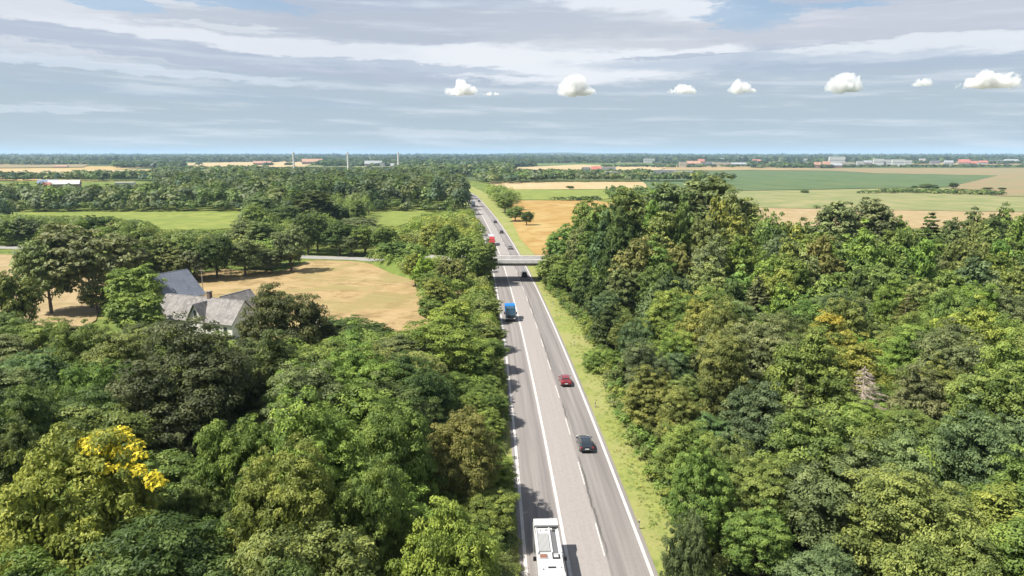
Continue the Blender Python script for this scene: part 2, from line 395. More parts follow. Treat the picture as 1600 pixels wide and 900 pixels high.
while y < 640:
    mark('lane_dash', 1.82, 1.95, [y, y + 3, y + 6]); y += 14.5
VERGE = ground_mat('verge_grass', [(0.1823, 0.207, 0.0575), (0.2447, 0.2432, 0.0805), (0.1354, 0.1708, 0.046), (0.2083, 0.2329, 0.0633), (0.2292, 0.2277, 0.0863)], [9, .7, 2.2, 12])
_v = strip(HW + .5, HW + 15, -.03).build('verge', VERGE); _v['kind'] = 'structure'
_v = strip(-HW - 9, -HW - .5, -.03).build('verge', VERGE); _v['kind'] = 'structure'

# forest floors
def wood_edge_r(Y):           # where the right wood begins
    return float(np.interp(Y, [20, 56, 72, 95, 120, 145, 170, 189, 203, 215, 260], [19, 18.4, 16.8, 16.4, 16.2, 16.6, 13.4, 10.8, 9.2, 9.2, 22]))
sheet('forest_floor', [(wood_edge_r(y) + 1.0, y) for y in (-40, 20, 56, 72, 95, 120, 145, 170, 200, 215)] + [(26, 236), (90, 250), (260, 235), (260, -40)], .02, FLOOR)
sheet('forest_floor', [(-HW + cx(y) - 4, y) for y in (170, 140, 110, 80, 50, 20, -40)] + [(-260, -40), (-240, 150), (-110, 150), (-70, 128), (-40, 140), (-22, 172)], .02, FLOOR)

# ------------------------------------------------------------------ hills at the horizon
def hills():
    mb = MB(); n = 240; rings = []
    for D, s in ((11000, .0), (14000, 1.), (19000, .9), (24000, -.2)):
        row = []
        for i in range(n):
            a = -1.0 + 2.0 * i / (n - 1)
            h = 34 + 20 * sin(a * 5 + 1.2) + 14 * sin(a * 13 + .4) + 7 * sin(a * 37) + 5 * sin(a * 71 + 2) + (34 * max(0, -a - .15) if a < 0 else -12 * a)
            row.append((D * sin(a), D * cos(a), max(-30, h * s) if s > 0 else -20))
        rings.append(row)
    vs = [p for r in rings for p in r]; fs = [(k * n + i, k * n + i + 1, (k + 1) * n + i + 1, (k + 1) * n + i) for k in range(3) for i in range(n - 1)]
    mb.add(vs, fs); o = mb.build('hills', ground_mat('hill_woods', [(.025, .035, .022), (.045, .055, .03), (.03, .04, .022)], [900, 250]), smooth=True); o['kind'] = 'structure'
hills()

# ------------------------------------------------------------------ foliage geometry
def rand_dirs(n, g):
    v = g.normal(size=(n, 3)); return v / np.linalg.norm(v, axis=1, keepdims=True)
def quads(pos, nrm, size, g, aspect=1.5):
    """leaf quads at pos facing nrm"""
    n = len(pos); r = rand_dirs(n, g)
    u = np.cross(nrm, r); u /= np.linalg.norm(u, axis=1, keepdims=True) + 1e-9
    v = np.cross(nrm, u); s = size[:, None] * .5
    u = u * s * aspect; v = v * s
    k = g.uniform(.5, 1., (n, 1))
    return np.stack([pos - u, pos - v * k, pos + u, pos + v * (1.5 - k)], 1).reshape(-1, 3)      # a pointed, leaf-like rhomb

def crown_lobes(shape, g):
    """list of (centre, radii) in metres for a crown of about radius 5, base at z = 0"""
    L = []
    if shape == 'round':
        L.append(((0, 0, 4.9), (3.2, 3.2, 3.7)))
        for k in range(13):
            a = 2 * pi * (k * .618 + g.uniform(-.06, .06)); zz = g.uniform(-.35, .95); rr = sqrt(max(.05, 1 - zz * zz))
            q = g.uniform(1.0, 2.3); w = g.uniform(.8, 1.15)
            L.append(((3.3 * w * rr * cos(a), 3.3 * w * rr * sin(a), 5.0 + 3.7 * w * zz), (q, q, q * .85)))
    elif shape == 'wide':
        L.append(((0, 0, 4.0), (3.5, 3.5, 2.6)))
        for k in range(15):
            a = 2 * pi * (k * .618 + g.uniform(-.06, .06)); zz = g.uniform(-.3, .9); rr = sqrt(max(.05, 1 - zz * zz))
            q = g.uniform(.9, 1.9); w = g.uniform(.8, 1.15)
            L.append(((3.8 * w * rr * cos(a), 3.8 * w * rr * sin(a), 4.2 + 2.8 * w * zz), (q, q, q * .7)))
    elif shape == 'tall':
        L.append(((0, 0, 5.5), (2.4, 2.4, 4.6)))
        for k in range(14):
            a = 2 * pi * (k * .618 + g.uniform(-.05, .05)); zz = -.8 + 1.75 * k / 13.; rr = sqrt(max(.08, 1 - zz * zz))
            q = g.uniform(.95, 1.6)
            L.append(((2.5 * rr * cos(a), 2.5 * rr * sin(a), 5.8 + 4.5 * zz), (q, q, q * 1.2)))
    elif shape == 'ragged':
        L.append(((0, 0, 3.6), (2.5, 2.5, 2.8)))
        for k in range(19):
            a = 2 * pi * (k * .618 + g.uniform(-.08, .08)); d = 3.4 * sqrt((k + .3) / 19.); q = g.uniform(.65, 1.2)
            L.append(((d * cos(a), d * sin(a), 7.6 - .42 * d * d * g.uniform(.7, 1.15) + g.uniform(-1.6, .5)), (q, q, q * g.uniform(1.2, 1.9))))
        for k in range(12):
            a = 2 * pi * (k * .618 + .2); q = g.uniform(.9, 1.4); L.append(((3.0 * cos(a), 3.0 * sin(a), g.uniform(1.2, 3.6)), (q, q, q)))
    elif shape == 'shrub':
        for k in range(7):
            a = 2 * pi * k * .618; d = g.uniform(.5, 3.2) if k else 0; q = g.uniform(1.5, 2.4)
            L.append(((d * cos(a), d * sin(a), q * .8), (q, q, q * g.uniform(.9, 1.3))))
    return L
def crown_arrays(shape, seed, leaf, puff_gap, per, fill=.9, puff=(.55, 1.0)):
    g = np.random.default_rng(seed)
    P, N, T, Sz = [], [], [], []
    if shape == 'conifer':
        zs = np.linspace(.4, 12.5, 22)
        for k, z in enumerate(zs):
            rad = 3.6 * (1 - z / 13.2) ** .85 + .15; nb = max(4, int(rad * 4.5))
            for b in range(nb):
                a = 2 * pi * (b + g.uniform(-.3, .3)) / nb + k; ln = rad * g.uniform(.75, 1.12); m = int(per * .5 * ln / leaf * .32) + 4
                t = g.uniform(.15, 1, m); side = g.normal(0, .22, m) * (1.1 - t * .5) * ln * .5
                x = t * ln; zz = z + .15 * x - .13 * x * x * .6 + g.normal(0, .07, m)
                P.append(np.c_[x * cos(a) - side * sin(a), x * sin(a) + side * cos(a), zz])
                nn = np.c_[np.full(m, cos(a) * .45), np.full(m, sin(a) * .45), np.ones(m)] + g.normal(0, .45, (m, 3)); N.append(nn)
                T.append(np.full(m, g.uniform(0, 1)) * .7 + .3 * g.random(m)); Sz.append(np.full(m, leaf))
        P = np.concatenate(P); N = np.concatenate(N); T = np.concatenate(T); Sz = np.concatenate(Sz) * g.uniform(.6, 1.3, len(P))
    else:
        L = crown_lobes(shape, g); C = np.array([l[0] for l in L]); Rr = np.array([l[1] for l in L])
        cand, cn = [], []
        for i in range(len(L)):
            d = rand_dirs(700 if i else 1500, g); p = C[i] + d * Rr[i]
            keep = d[:, 2] > -.75
            for j in range(len(L)):
                if j != i: keep &= (((p - C[j]) / Rr[j]) ** 2).sum(1) > .88
            n = d / Rr[i]; n /= np.linalg.norm(n, axis=1, keepdims=True)
            cand.append(p[keep]); cn.append(n[keep])
        cand = np.concatenate(cand); cn = np.concatenate(cn); o = g.permutation(len(cand)); cand = cand[o]; cn = cn[o]
        ok = np.ones(len(cand), bool)
        for i in range(len(cand)):                      # keep the puffs apart
            if ok[i]:
                near = ((cand[i + 1:] - cand[i]) ** 2).sum(1) < puff_gap ** 2
                ok[i + 1:][near] = False
        cand, cn = cand[ok], cn[ok]; m = len(cand)
        drop = g.random(m) > .06; cand, cn = cand[drop], cn[drop]; m = len(cand)
        pr = g.uniform(*puff, m); cand = cand + cn * g.uniform(-.7, .55, m)[:, None]
        idx = np.repeat(np.arange(m), per); n = len(idx)
        d = rand_dirs(n, g) + cn[idx] * .45 + np.array([0, 0, .6]); d /= np.linalg.norm(d, axis=1, keepdims=True)
        P = cand[idx] + d * (pr[idx] * g.random(n) ** .4)[:, None] * np.array([1.2, 1.2, .62])
        N = d * .7 + cn[idx] * .15 + np.array([0, 0, .55]) + g.normal(0, .33, (n, 3))
        T = .68 * g.random(m)[idx] + .32 * g.random(n); Sz = leaf * g.uniform(.55, 1.35, n)
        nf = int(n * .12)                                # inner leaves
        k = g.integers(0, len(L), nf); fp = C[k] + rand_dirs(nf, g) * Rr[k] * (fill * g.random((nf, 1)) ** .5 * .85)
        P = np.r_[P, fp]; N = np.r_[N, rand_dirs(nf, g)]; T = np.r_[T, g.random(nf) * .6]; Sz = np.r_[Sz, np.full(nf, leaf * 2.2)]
    N = N / (np.linalg.norm(N, axis=1, keepdims=True) + 1e-9)
    return quads(P, N, Sz, g), T
def crown_mesh(name, *a, **k):
    v, t = crown_arrays(*a, **k)
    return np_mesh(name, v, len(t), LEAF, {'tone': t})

def trunk_mesh(shape, seed):
    """unit trunk: the crown base sits at z = 0, the trunk goes down to z = -8 and limbs up into the crown"""
    g = np.random.default_rng(seed); mb = MB()
    top = {'round': 6.5, 'ragged': 6., 'wide': 5., 'tall': 9.5, 'conifer': 12.5, 'shrub': 1.5}[shape]
    r = {'round': .34, 'ragged': .26, 'wide': .36, 'tall': .24, 'conifer': .22, 'shrub': .09}[shape]
    mb.tube((0, 0, -12 if shape != 'shrub' else -.6), (0, 0, 0), r * 1.35, r, 8); mb.tube((0, 0, 0), (.15, .1, top * .6), r, r * .6, 8); mb.tube((.15, .1, top * .6), (0, .2, top), r * .6, .05, 7)
    if shape != 'conifer':
        for k in range(8):
            a = k * 2.4 + g.uniform(-.3, .3); z = top * g.uniform(.05, .6); ln = (3.4 if shape in ('round', 'wide') else 1.9) * g.uniform(.7, 1.1)
            p1 = (ln * .5 * cos(a), ln * .5 * sin(a), z + ln * .35); p2 = (ln * cos(a + .2), ln * sin(a + .2), z + ln * .85)
            mb.tube((.05, .05, z), p1, r * .42, r * .27, 6); mb.tube(p1, p2, r * .27, .03, 5)
            mb.tube(p1, (p1[0] + .6 * ln * cos(a - .8), p1[1] + .6 * ln * sin(a - .8), p1[2] + .5 * ln), r * .18, .02, 5)
    return mb.mesh('trunk', BARK, True)

NEAR, MID, TRUNK = {}, {}, {}
for sh, ks in (('round', 4), ('ragged', 4), ('wide', 3), ('tall', 3), ('shrub', 2), ('conifer', 2)):
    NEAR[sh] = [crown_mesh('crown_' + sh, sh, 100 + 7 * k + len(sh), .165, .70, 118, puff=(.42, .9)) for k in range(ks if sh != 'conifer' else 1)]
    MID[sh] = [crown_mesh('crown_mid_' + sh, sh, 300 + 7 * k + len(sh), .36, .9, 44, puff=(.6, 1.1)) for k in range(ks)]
    TRUNK[sh] = [trunk_mesh(sh, k) for k in range(2)]
def crown_size(L):
    hs, rs = [], []
    for me in L:
        a = np.empty(len(me.vertices) * 3, np.float32); me.vertices.foreach_get('co', a); a = a.reshape(-1, 3)
        hs.append(np.percentile(a[:, 2], 99.7)); rs.append(np.percentile(np.hypot(a[:, 0], a[:, 1]), 97))
    return float(np.mean(hs)), float(np.mean(rs))
CROWN_H = {k: crown_size(v)[0] for k, v in NEAR.items()}; CROWN_R = {k: crown_size(v)[1] for k, v in NEAR.items()}

PAL = {                                            # colour name -> leaf colour
    'dark green': (0.085, 0.119, 0.030), 'mid green': (0.152, 0.200, 0.044), 'fresh green': (0.188, 0.253, 0.047), 'yellow-green': (0.278, 0.288, 0.052),
    'olive': (0.198, 0.207, 0.060), 'brownish green': (0.177, 0.190, 0.077), 'grey-green': (0.168, 0.188, 0.081), 'bluish green': (0.097, 0.139, 0.065), 'purplish brown': (.086, .094, .034)}

class T:            # one tree to be
    def __init__(s, x, y, h, r, shape, colour, zone, label=None, base=None, zg=0., name=None, sub=None):
        s.x, s.y, s.h, s.r, s.shape, s.colour, s.zone, s.label, s.zg = x, y, h, r, shape, colour, zone, label, zg
        s.base = base if base is not None else {'shrub': .2, 'conifer': .8}.get(shape, h * .10); s.name = name; s.sub = sub
        s.vis = 0
TREES = []
def hero(px, ytop, dist, wpx, shape, colour, label, base=None, name=None, sub=None):
    d = ray(px, ytop); t = dist / d[1]; top = H + d[2] * t
    h = max(3., top); TREES.append(T(d[0] * t, dist, h, wpx / 2 / F * t, shape, colour, None, label, base, name=name, sub=sub)); return TREES[-1]

# --- single trees that the photo lets one tell apart
hero(112, 690, 47, 250, 'wide', 'yellow-green', 'broad yellow-green tree with a splash of bright yellow leaves at its upper edge', sub='yellow')
hero(425, 712, 45, 170, 'round', 'fresh green', 'fresh green tree with layered sprays, right of the yellow-splashed tree')
hero(300, 745, 50, 130, 'round', 'dark green', 'shaded green tree between the yellow-splashed tree and the fresh green one')
hero(385, 645, 57, 150, 'wide', 'mid green', 'mid green tree at the foot of the large dark beech')
hero(278, 512, 76, 215, 'round', 'purplish brown', 'largest dark brown-green beech, in front of the farmhouse')
hero(446, 452, 106, 150, 'wide', 'purplish brown', 'dark copper-tinged beech overlapping the right end of the farmhouse')
hero(480, 560, 70, 130, 'tall', 'brownish green', 'drooping brownish tree to the right of the largest dark beech')
hero(110, 505, 96, 130, 'round', 'purplish brown', 'dark beech left of the largest one, below the farm trees')
hero(40, 540, 84, 150, 'round', 'bluish green', 'bluish green tree at the left margin, lower left of the dark beeches')
hero(150, 560, 78, 120, 'wide', 'mid green', 'mid green tree squeezed between bluish tree and the largest dark beech')
hero(5, 485, 118, 90, 'round', 'dark green', 'dark tree at the left margin beside the pale stubble field')
hero(30, 640, 58, 130, 'round', 'dark green', 'dark green tree at the left margin behind the yellow-splashed tree')
hero(130, 362, 168, 150, 'wide', 'grey-green', 'large grey-green ash to the left of the farm buildings')
hero(65, 372, 162, 80, 'round', 'grey-green', 'smaller grey-green tree leaning over the pale stubble field')
hero(205, 410, 158, 75, 'round', 'fresh green', 'bright green tree hard against the left side of the slate barn')
hero(212, 460, 138, 95, 'wide', 'fresh green', 'low bright green tree in front of the farm buildings')
hero(258, 512, 122, 60, 'wide', 'olive', 'olive tree top just below the farmhouse gable')
hero(330, 522, 118, 60, 'shrub', 'fresh green', 'low bright shrub under the white wall of the farmhouse', base=.2)
hero(205, 352, 205, 70, 'round', 'olive', 'olive tree standing behind the grey-green ash')
hero(245, 370, 212, 60, 'tall', 'brownish green', 'brownish tree directly behind the slate barn')
hero(410, 376, 232, 75, 'round', 'fresh green', 'bright green tree at the far left corner of the golden stubble field')
hero(452, 388, 238, 46, 'round', 'yellow-green', 'yellowish bush where the golden field meets the crossing road', base=.8)
hero(405, 306, 330, 62, 'tall', 'grey-green', 'tall pale grey-green poplar clump rising beside the green meadow')
hero(490, 296, 345, 70, 'tall', 'dark green', 'tall dark tree between the two green meadows')
hero(440, 318, 318, 60, 'round', 'dark green', 'dark round tree in front of the tall pale poplar clump')
hero(565, 340, 330, 70, 'round', 'grey-green', 'grey-green round tree at the front edge of the small meadow')
hero(640, 365, 262, 90, 'round', 'yellow-green', 'yellow-green tree above the far corner of the golden field')
hero(540, 498, 128, 130, 'wide', 'dark green', 'dark green tree at the near corner of the golden field')
hero(610, 540, 92, 170, 'wide', 'olive', 'broad olive tree below the golden field')
hero(690, 505, 108, 150, 'wide', 'fresh green', 'broad fresh green tree by the road below the golden field')
hero(600, 630, 62, 170, 'wide', 'mid green', 'wide mid green tree in the left wood next to deep shade')
hero(722, 650, 66, 120, 'wide', 'olive', 'pale olive roadside tree throwing shade onto the left lane', base=1.)
hero(685, 790, 45, 180, 'wide', 'yellow-green', 'yellowish light green roadside tree next to the white motorhome', base=1.)
hero(575, 720, 48, 130, 'round', 'mid green', 'green tree beside the deep shade in the left wood', )
hero(540, 832, 46, 80, 'round', 'yellow-green', 'yellowing low bush in the gap of the left wood', base=.3)
hero(1110, 268, 214, 125, 'tall', 'grey-green', 'tallest poplar of the right wood, standing up against the green crop field')
hero(1045, 284, 212, 90, 'tall', 'grey-green', 'poplar just left of the tallest poplar in the right wood')
hero(1165, 308, 210, 60, 'tall', 'olive', 'slim tree just right of the tallest poplar')
hero(985, 292, 214, 80, 'tall', 'mid green', 'upright tree at the left shoulder of the right wood skyline')
hero(930, 308, 216, 75, 'round', 'mid green', 'round tree at the left end of the right wood skyline')
hero(880, 352, 214, 60, 'round', 'mid green', 'tree where the bridge runs into the right wood, beyond the deck', base=1.5)
hero(1150, 362, 176, 85, 'round', 'dark green', 'dark round tree below the tallest poplar')
hero(1300, 312, 206, 80, 'tall', 'grey-green', 'feathery grey-green tree in the middle of the right wood skyline')
hero(1365, 306, 210, 85, 'tall', 'grey-green', 'feathery pale tree right of the middle of the right wood skyline')
hero(1460, 335, 186, 85, 'conifer', 'dark green', 'dark spruce near the right wood skyline', name='spruce_tree')
hero(1275, 372, 168, 100, 'round', 'fresh green', 'vivid fresh green tree below the right wood skyline')
hero(1295, 488, 105, 90, 'round', 'yellow-green', 'tree with amber yellow top in the middle of the right wood', sub='amber')
hero(1490, 500, 100, 110, 'wide', 'yellow-green', 'yellow-green tree to the right of the amber-topped one')
hero(1352, 572, 80, 62, 'dead', 'grey-green', 'dead bare conifer, pinkish grey, in the right wood', name='dead_conifer')
hero(1245, 590, 77, 70, 'conifer', 'brownish green', 'browning spruce left of the dead bare conifer', name='spruce_tree')
hero(1590, 640, 66, 130, 'round', 'bluish green', 'saturated green tree at the right margin below the dead conifer')
hero(1075, 800, 55, 62, 'shrub', 'bluish green', 'grey-blue rounded bush at the verge, nearest the bottom edge', base=.2)
hero(1095, 690, 58, 100, 'round', 'fresh green', 'bright tree at the verge side of the right wood, level with the dark hatchback')
hero(1010, 535, 94, 90, 'round', 'bluish green', 'dark bluish tree at the verge, level with the red car')
hero(945, 545, 118, 60, 'shrub', 'fresh green', 'bright shrub where the verge widens right of the road', base=.2)
hero(752, 374, 199, 52, 'round', 'mid green', 'tree hiding the left end of the bridge parapet', base=.8)
hero(728, 362, 203, 60, 'round', 'fresh green', 'fuller tree just left of the one hiding the bridge end', base=.8)
hero(872, 392, 195, 58, 'round', 'mid green', 'tree hiding the right end of the bridge parapet', base=.6)
hero(612, 374, 236, 52, 'round', 'mid green', 'round tree where the crossing road vanishes above the golden field', base=.6)
hero(648, 380, 226, 56, 'wide', 'fresh green', 'spreading tree above the upper right edge of the golden field', base=.6)
hero(823, 328, 372, 23, 'round', 'dark green', 'dark round tree nearest along the field side of the road, past the bridge', base=.6)
hero(805, 322, 395, 30, 'round', 'mid green', 'second round tree past the bridge on the field side of the road', base=.6)
hero(789, 304, 455, 34, 'round', 'fresh green', 'third tree past the bridge on the field side of the road', base=.6)
hero(891, 290, 760, 12, 'round', 'dark green', 'lone small tree in the pale wheat beyond the road bend', base=.4)
hero(1429, 290, 780, 10, 'tall', 'dark green', 'thin lone tree at the left end of the hedge in the pasture')
hero(1452, 287, 790, 32, 'shrub', 'dark green', 'long dark bush beside the thin lone tree in the pasture', base=.2)
hero(1491, 285, 770, 15, 'round', 'dark green', 'tallest round tree of the hedge in the right-hand pasture', base=.5)
hero(1543, 294, 745, 15, 'round', 'dark green', 'round tree in the hedge, right of the tallest', base=.5)
hero(1566, 296, 740, 12, 'round', 'dark green', 'last round tree at the right end of the pasture hedge', base=.5)
hero(1258, 304, 690, 14, 'shrub', 'dark green', 'single bush out in the middle of the pasture', base=.2)
hero(500, 292, 520, 20, 'round', 'yellow-green', 'single yellow-green tree amid the dark far wood')

# --- the rest of the woods
def inpoly(x, y, P):
    c = False; j = len(P) - 1
    for i in range(len(P)):
        if (P[i][1] > y) != (P[j][1] > y) and x < (P[j][0] - P[i][0]) * (y - P[i][1]) / (P[j][1] - P[i][1] + 1e-12) + P[i][0]: c = not c
        j = i
    return c
CROSS = [(-400, 302, .1), (-205, 280, .1), (-120, 262, .1), (-90, 256, .15), (-57, 249, .2), (-47, 243, .5), (-32, 226, 4.8), (-16, 208, 6.25), (22, 206, 6.25), (60, 201, 5.), (120, 196, 1.5), (260, 200, .2)]
def cross_dist(x, y):
    b = 1e9
    for (ax, ay, _), (bx, by, _) in zip(CROSS, CROSS[1:]):
        t = max(0, min(1, ((x - ax) * (bx - ax) + (y - ay) * (by - ay)) / ((bx - ax) ** 2 + (by - ay) ** 2)))
        b = min(b, math.hypot(x - ax - t * (bx - ax), y - ay - t * (by - ay)))
    return b
SKY = {'left': ([0, 90, 240, 330, 385, 500, 560, 620, 690, 702, 740, 780], [505, 505, 508, 518, 522, 520, 510, 515, 508, 470, 440, 400]),
       'right': ([850, 872, 930, 1000, 1180, 1200, 1250, 1290, 1340, 1390, 1420, 1480, 1520, 1600], [430, 376, 328, 300, 300, 348, 346, 333, 338, 328, 352, 348, 322, 316]),
       'strip': ([575, 590, 640, 690, 705, 740, 775], [392, 380, 380, 392, 395, 385, 405]),
       'farm': ([0, 30, 60, 225, 237, 400], [480, 410, 376, 405, 506, 520]),
       'belt': ([0, 160, 222, 236, 374, 380, 450, 470, 522, 530, 642, 652, 700, 740, 775], [332, 336, 342, 357, 357, 318, 322, 306, 306, 352, 352, 332, 328, 322, 400])}
def cap(x, y, key):           # how tall a tree may grow there below the skyline seen from the drone
    px = proj(x, y, 12)[0]; d = ray(px, float(np.interp(px, *SKY[key]))); return H + d[2] * y / d[1]
def fill(zone, poly, gap, hfun, colours, shapes, tries=4000, ratio=.58, edge=None, cross=5.5, clear=True, sky=None):
    xs = [p[0] for p in poly]; ys = [p[1] for p in poly]; got = []
    cols = list(colours); wts = np.array(list(colours.values()), float); wts /= wts.sum()
    shs = list(shapes); sw = np.array(list(shapes.values()), float); sw /= sw.sum()
    for _ in range(tries):
        x = rng.uniform(min(xs), max(xs)); y = rng.uniform(min(ys), max(ys))
        if not inpoly(x, y, poly): continue
        if abs(x) - 14 > .78 * y + 6: continue
        if zone == 'left wood' and 54 < y < 76 and 165 < proj(x, y, 10)[0] < 560: continue
        if clear and cross_dist(x, y) < cross: continue
        if any((x - t.x) ** 2 + (y - t.y) ** 2 < (gap * .86 if t.label is None else max(gap * .8, t.r * (.95 if gap > 5 else .6))) ** 2 for t in TREES if abs(t.x - x) < 14 and abs(t.y - y) < 14): continue
        h = hfun(x, y) * rng.uniform(.85, 1.15)
        if sky: h = min(h, cap(x, y, sky))
        if any(t.shape == 'dead' or t.sub == 'amber' for t in TREES if abs(t.x - x) < 5.5 and -14 < y - t.y < 1): h = min(h, 10.)
        if h < 3.2: continue
        sh = shs[rng.choice(len(shs), p=sw)]
        r = gap * ratio * rng.uniform(.85, 1.2) * (.85 if sh == 'tall' else 1)
        c = cols[rng.choice(len(cols), p=wts)]
        nz = sin(x * .05 + 1.3) + sin(y * .043 + .4 * x * .02)
        b = None
        if edge is not None and edge(x, y): b = 1.0
        TREES.append(T(x, y, h, r, sh, c, zone, base=b)); got.append(TREES[-1])
    return got
MIXL = {'dark green': 2, 'mid green': 3, 'fresh green': 2.2, 'yellow-green': 1.2, 'olive': 1.2, 'brownish green': .25, 'grey-green': 1}
MIXR = {'dark green': 1.4, 'mid green': 3.6, 'fresh green': 2.4, 'yellow-green': .9, 'olive': 2.2, 'brownish green': .8, 'grey-green': 1.5, 'bluish green': .8}
# edge rows first, then the interiors
RE = [(wood_edge_r(y) + 2.6, y) for y in (26, 56, 72, 95, 120, 145, 170, 200, 214)]
fill('edge of the right wood along the verge', RE + [(x + 5, y) for x, y in RE[::-1]], 5.2, lambda x, y: 8.5 if y < 150 else 11, {'mid green': 3, 'fresh green': 2, 'bluish green': 1.5, 'olive': 1.2, 'dark green': 1}, {'round': 2, 'ragged': 3, 'shrub': .8}, 3000, .66, lambda x, y: True, sky='right')
RW = [(wood_edge_r(y) + 8, y) for y in (26, 56, 95, 145, 200, 214)] + [(30, 232), (70, 226), (100, 222), (190, 228), (190, 26)]
fill('right wood', RW, 6.6, lambda x, y: 14.5 + 3 * (y > 150) + (8 if (y > 165 and x < 80) else 5 if (y > 175 and x > 128) else 0) + 1.3 * sin(x * .11) + 1.3 * sin(y * .09), MIXR, {'ragged': 6, 'round': 2.2, 'wide': 1.2, 'tall': 1.3, 'conifer': .4}, 12000, .70, sky='right')
fill('right wood', RW, 5.2, lambda x, y: 11 + 2 * (y > 150), MIXR, {'ragged': 3, 'round': 1}, 6000, .75, sky='right')
LE = [(cx(y) - HW - 3.6, y) for y in (26, 50, 80, 110, 140, 170, 198)]
fill('left roadside row', LE + [(x - 4.5, y) for x, y in LE[::-1]], 5.6, lambda x, y: 6.0, {'mid green': 3, 'fresh green': 2, 'yellow-green': 1, 'olive': 1.5}, {'round': 2, 'wide': 2}, 3000, .62, lambda x, y: True)
LW = [(cx(y) - HW - 9, y) for y in (150, 120, 90, 60, 26)] + [(-110, 26), (-125, 118), (-80, 122), (-62, 112), (-34, 122), (-22, 150)]
fill('left wood', LW, 7.8, lambda x, y: 14.5 + 1.5 * sin(x * .12 + y * .07), MIXL, {'round': 4, 'wide': 2, 'ragged': 3, 'tall': .6}, 7000, .68, sky='left')
fill('left wood', LW, 5.4, lambda x, y: 9.5, MIXL, {'ragged': 3, 'round': 1}, 5000, .72, sky='left')
fill('left roadside row', [(x + .8, y) for x, y in LE] + [(x - 6.5, y) for x, y in LE[::-1]], 3.2, lambda x, y: 4.6, {'mid green': 3, 'fresh green': 2, 'yellow-green': 1, 'olive': 1.5}, {'ragged': 2, 'round': 1, 'shrub': 1}, 4000, .8, lambda x, y: True, sky='left')
ST = [(cx(y) - HW - 4.4, y) for y in (202, 180, 150)] + [(-19, 150), (-22, 180), (-30, 200)]
fill('left roadside row', ST, 6.5, lambda x, y: 10, {'mid green': 3, 'fresh green': 2, 'yellow-green': 1, 'olive': 1.5}, {'round': 2, 'wide': 1}, 1500, .62, lambda x, y: True, sky='strip')
fill('left roadside row', ST, 4.2, lambda x, y: 7, {'mid green': 3, 'fresh green': 2, 'olive': 1}, {'round': 2, 'ragged': 2}, 2500, .8, lambda x, y: True, sky='strip', cross=4.)
BE = [at(606, 407)[:2], at(668, 426)[:2], at(722, 456)[:2], at(734, 490)[:2], (cx(195) - HW - 4.4, 192), (cx(204) - HW - 4.4, 204), (-30, 228), (-46, 247)]
fill('trees on the bridge ramp left of the road', BE, 5.6, lambda x, y: 9.5, {'mid green': 3, 'fresh green': 2, 'yellow-green': 1.5, 'olive': 1}, {'round': 3, 'wide': 2}, 2500, .68, lambda x, y: True, cross=3.6, sky='strip')
fill('trees on the bridge ramp left of the road', [at(572, 409)[:2], at(646, 431)[:2], at(694, 457)[:2], (-24, 222), (-30, 230), (-46, 248)], 3.9, lambda x, y: 5.5, {'mid green': 3, 'fresh green': 2, 'olive': 1}, {'round': 2, 'ragged': 2}, 2500, .85, lambda x, y: True, cross=3.5, sky='strip')
BM_ = [(-118, 362), (-96, 345), (-78, 352), (-92, 450), (-150, 452), (-150, 380)]
fill('trees between the two meadows', BM_, 9.5, lambda x, y: 15.5, {'dark green': 3, 'mid green': 2, 'grey-green': 2}, {'round': 3, 'wide': 2, 'tall': 1}, 1500, .66, lambda x, y: True)
B2 = [(cx(y) - HW - 4.6, y) for y in (400, 340, 290, 240, 216)] + [(-30, 228), (-50, 244), (-52, 300), (-62, 340), (-40, 400)]
fill('roadside copse left of the road past the bridge', B2, 8.5, lambda x, y: 13.5 if x < cx(y) - 16 else 10, {'fresh green': 2, 'yellow-green': 2, 'mid green': 2.5, 'olive': 1.5}, {'round': 3, 'wide': 2}, 3000, .64, lambda x, y: True, sky='belt')
B3 = [(-52, 250), (-86, 262), (-150, 276), (-180, 330), (-120, 340), (-64, 335)]
fill('tree belt between the golden field and the meadow', B3, 9.0, lambda x, y: 13.5 + 2.5 * sin(x * .15), {'dark green': 2.5, 'grey-green': 2.2, 'mid green': 2.5, 'olive': 1.2, 'fresh green': .6}, {'round': 3, 'wide': 2, 'tall': 1}, 3000, .66, sky='belt', edge=lambda x, y: True)
fill('tree belt behind the farm', [(-72, 222), (-96, 232), (-140, 245), (-150, 190), (-118, 182), (-104, 200)], 8.5, lambda x, y: 12.5, {'dark green': 1.5, 'grey-green': 2, 'mid green': 2, 'olive': 2}, {'round': 3, 'wide': 2, 'tall': 1}, 2000, .66, sky='belt', edge=lambda x, y: True)
fill('trees at the left by the pale stubble field', [(-150, 286), (-320, 300), (-330, 360), (-150, 345)], 10, lambda x, y: 14, {'dark green': 2.5, 'bluish green': 1.5, 'mid green': 2, 'grey-green': 1.5}, {'round': 3, 'wide': 2}, 2500, .66, sky='belt', edge=lambda x, y: True)
fill('farm trees', [(-120, 118), (-165, 160), (-135, 185), (-100, 165), (-92, 150), (-88, 128)], 8.0, lambda x, y: 13, {'mid green': 2, 'fresh green': 1, 'grey-green': 2, 'dark green': 1}, {'round': 3, 'wide': 2}, 1500, .66, sky='farm')
fill('tree belt between the golden field and the meadow', B3, 6.2, lambda x, y: 9.0, {'dark green': 2, 'grey-green': 1.5, 'mid green': 3, 'olive': 1, 'fresh green': 1}, {'ragged': 2, 'round': 2, 'wide': 1}, 5000, .72, sky='belt', edge=lambda x, y: True)
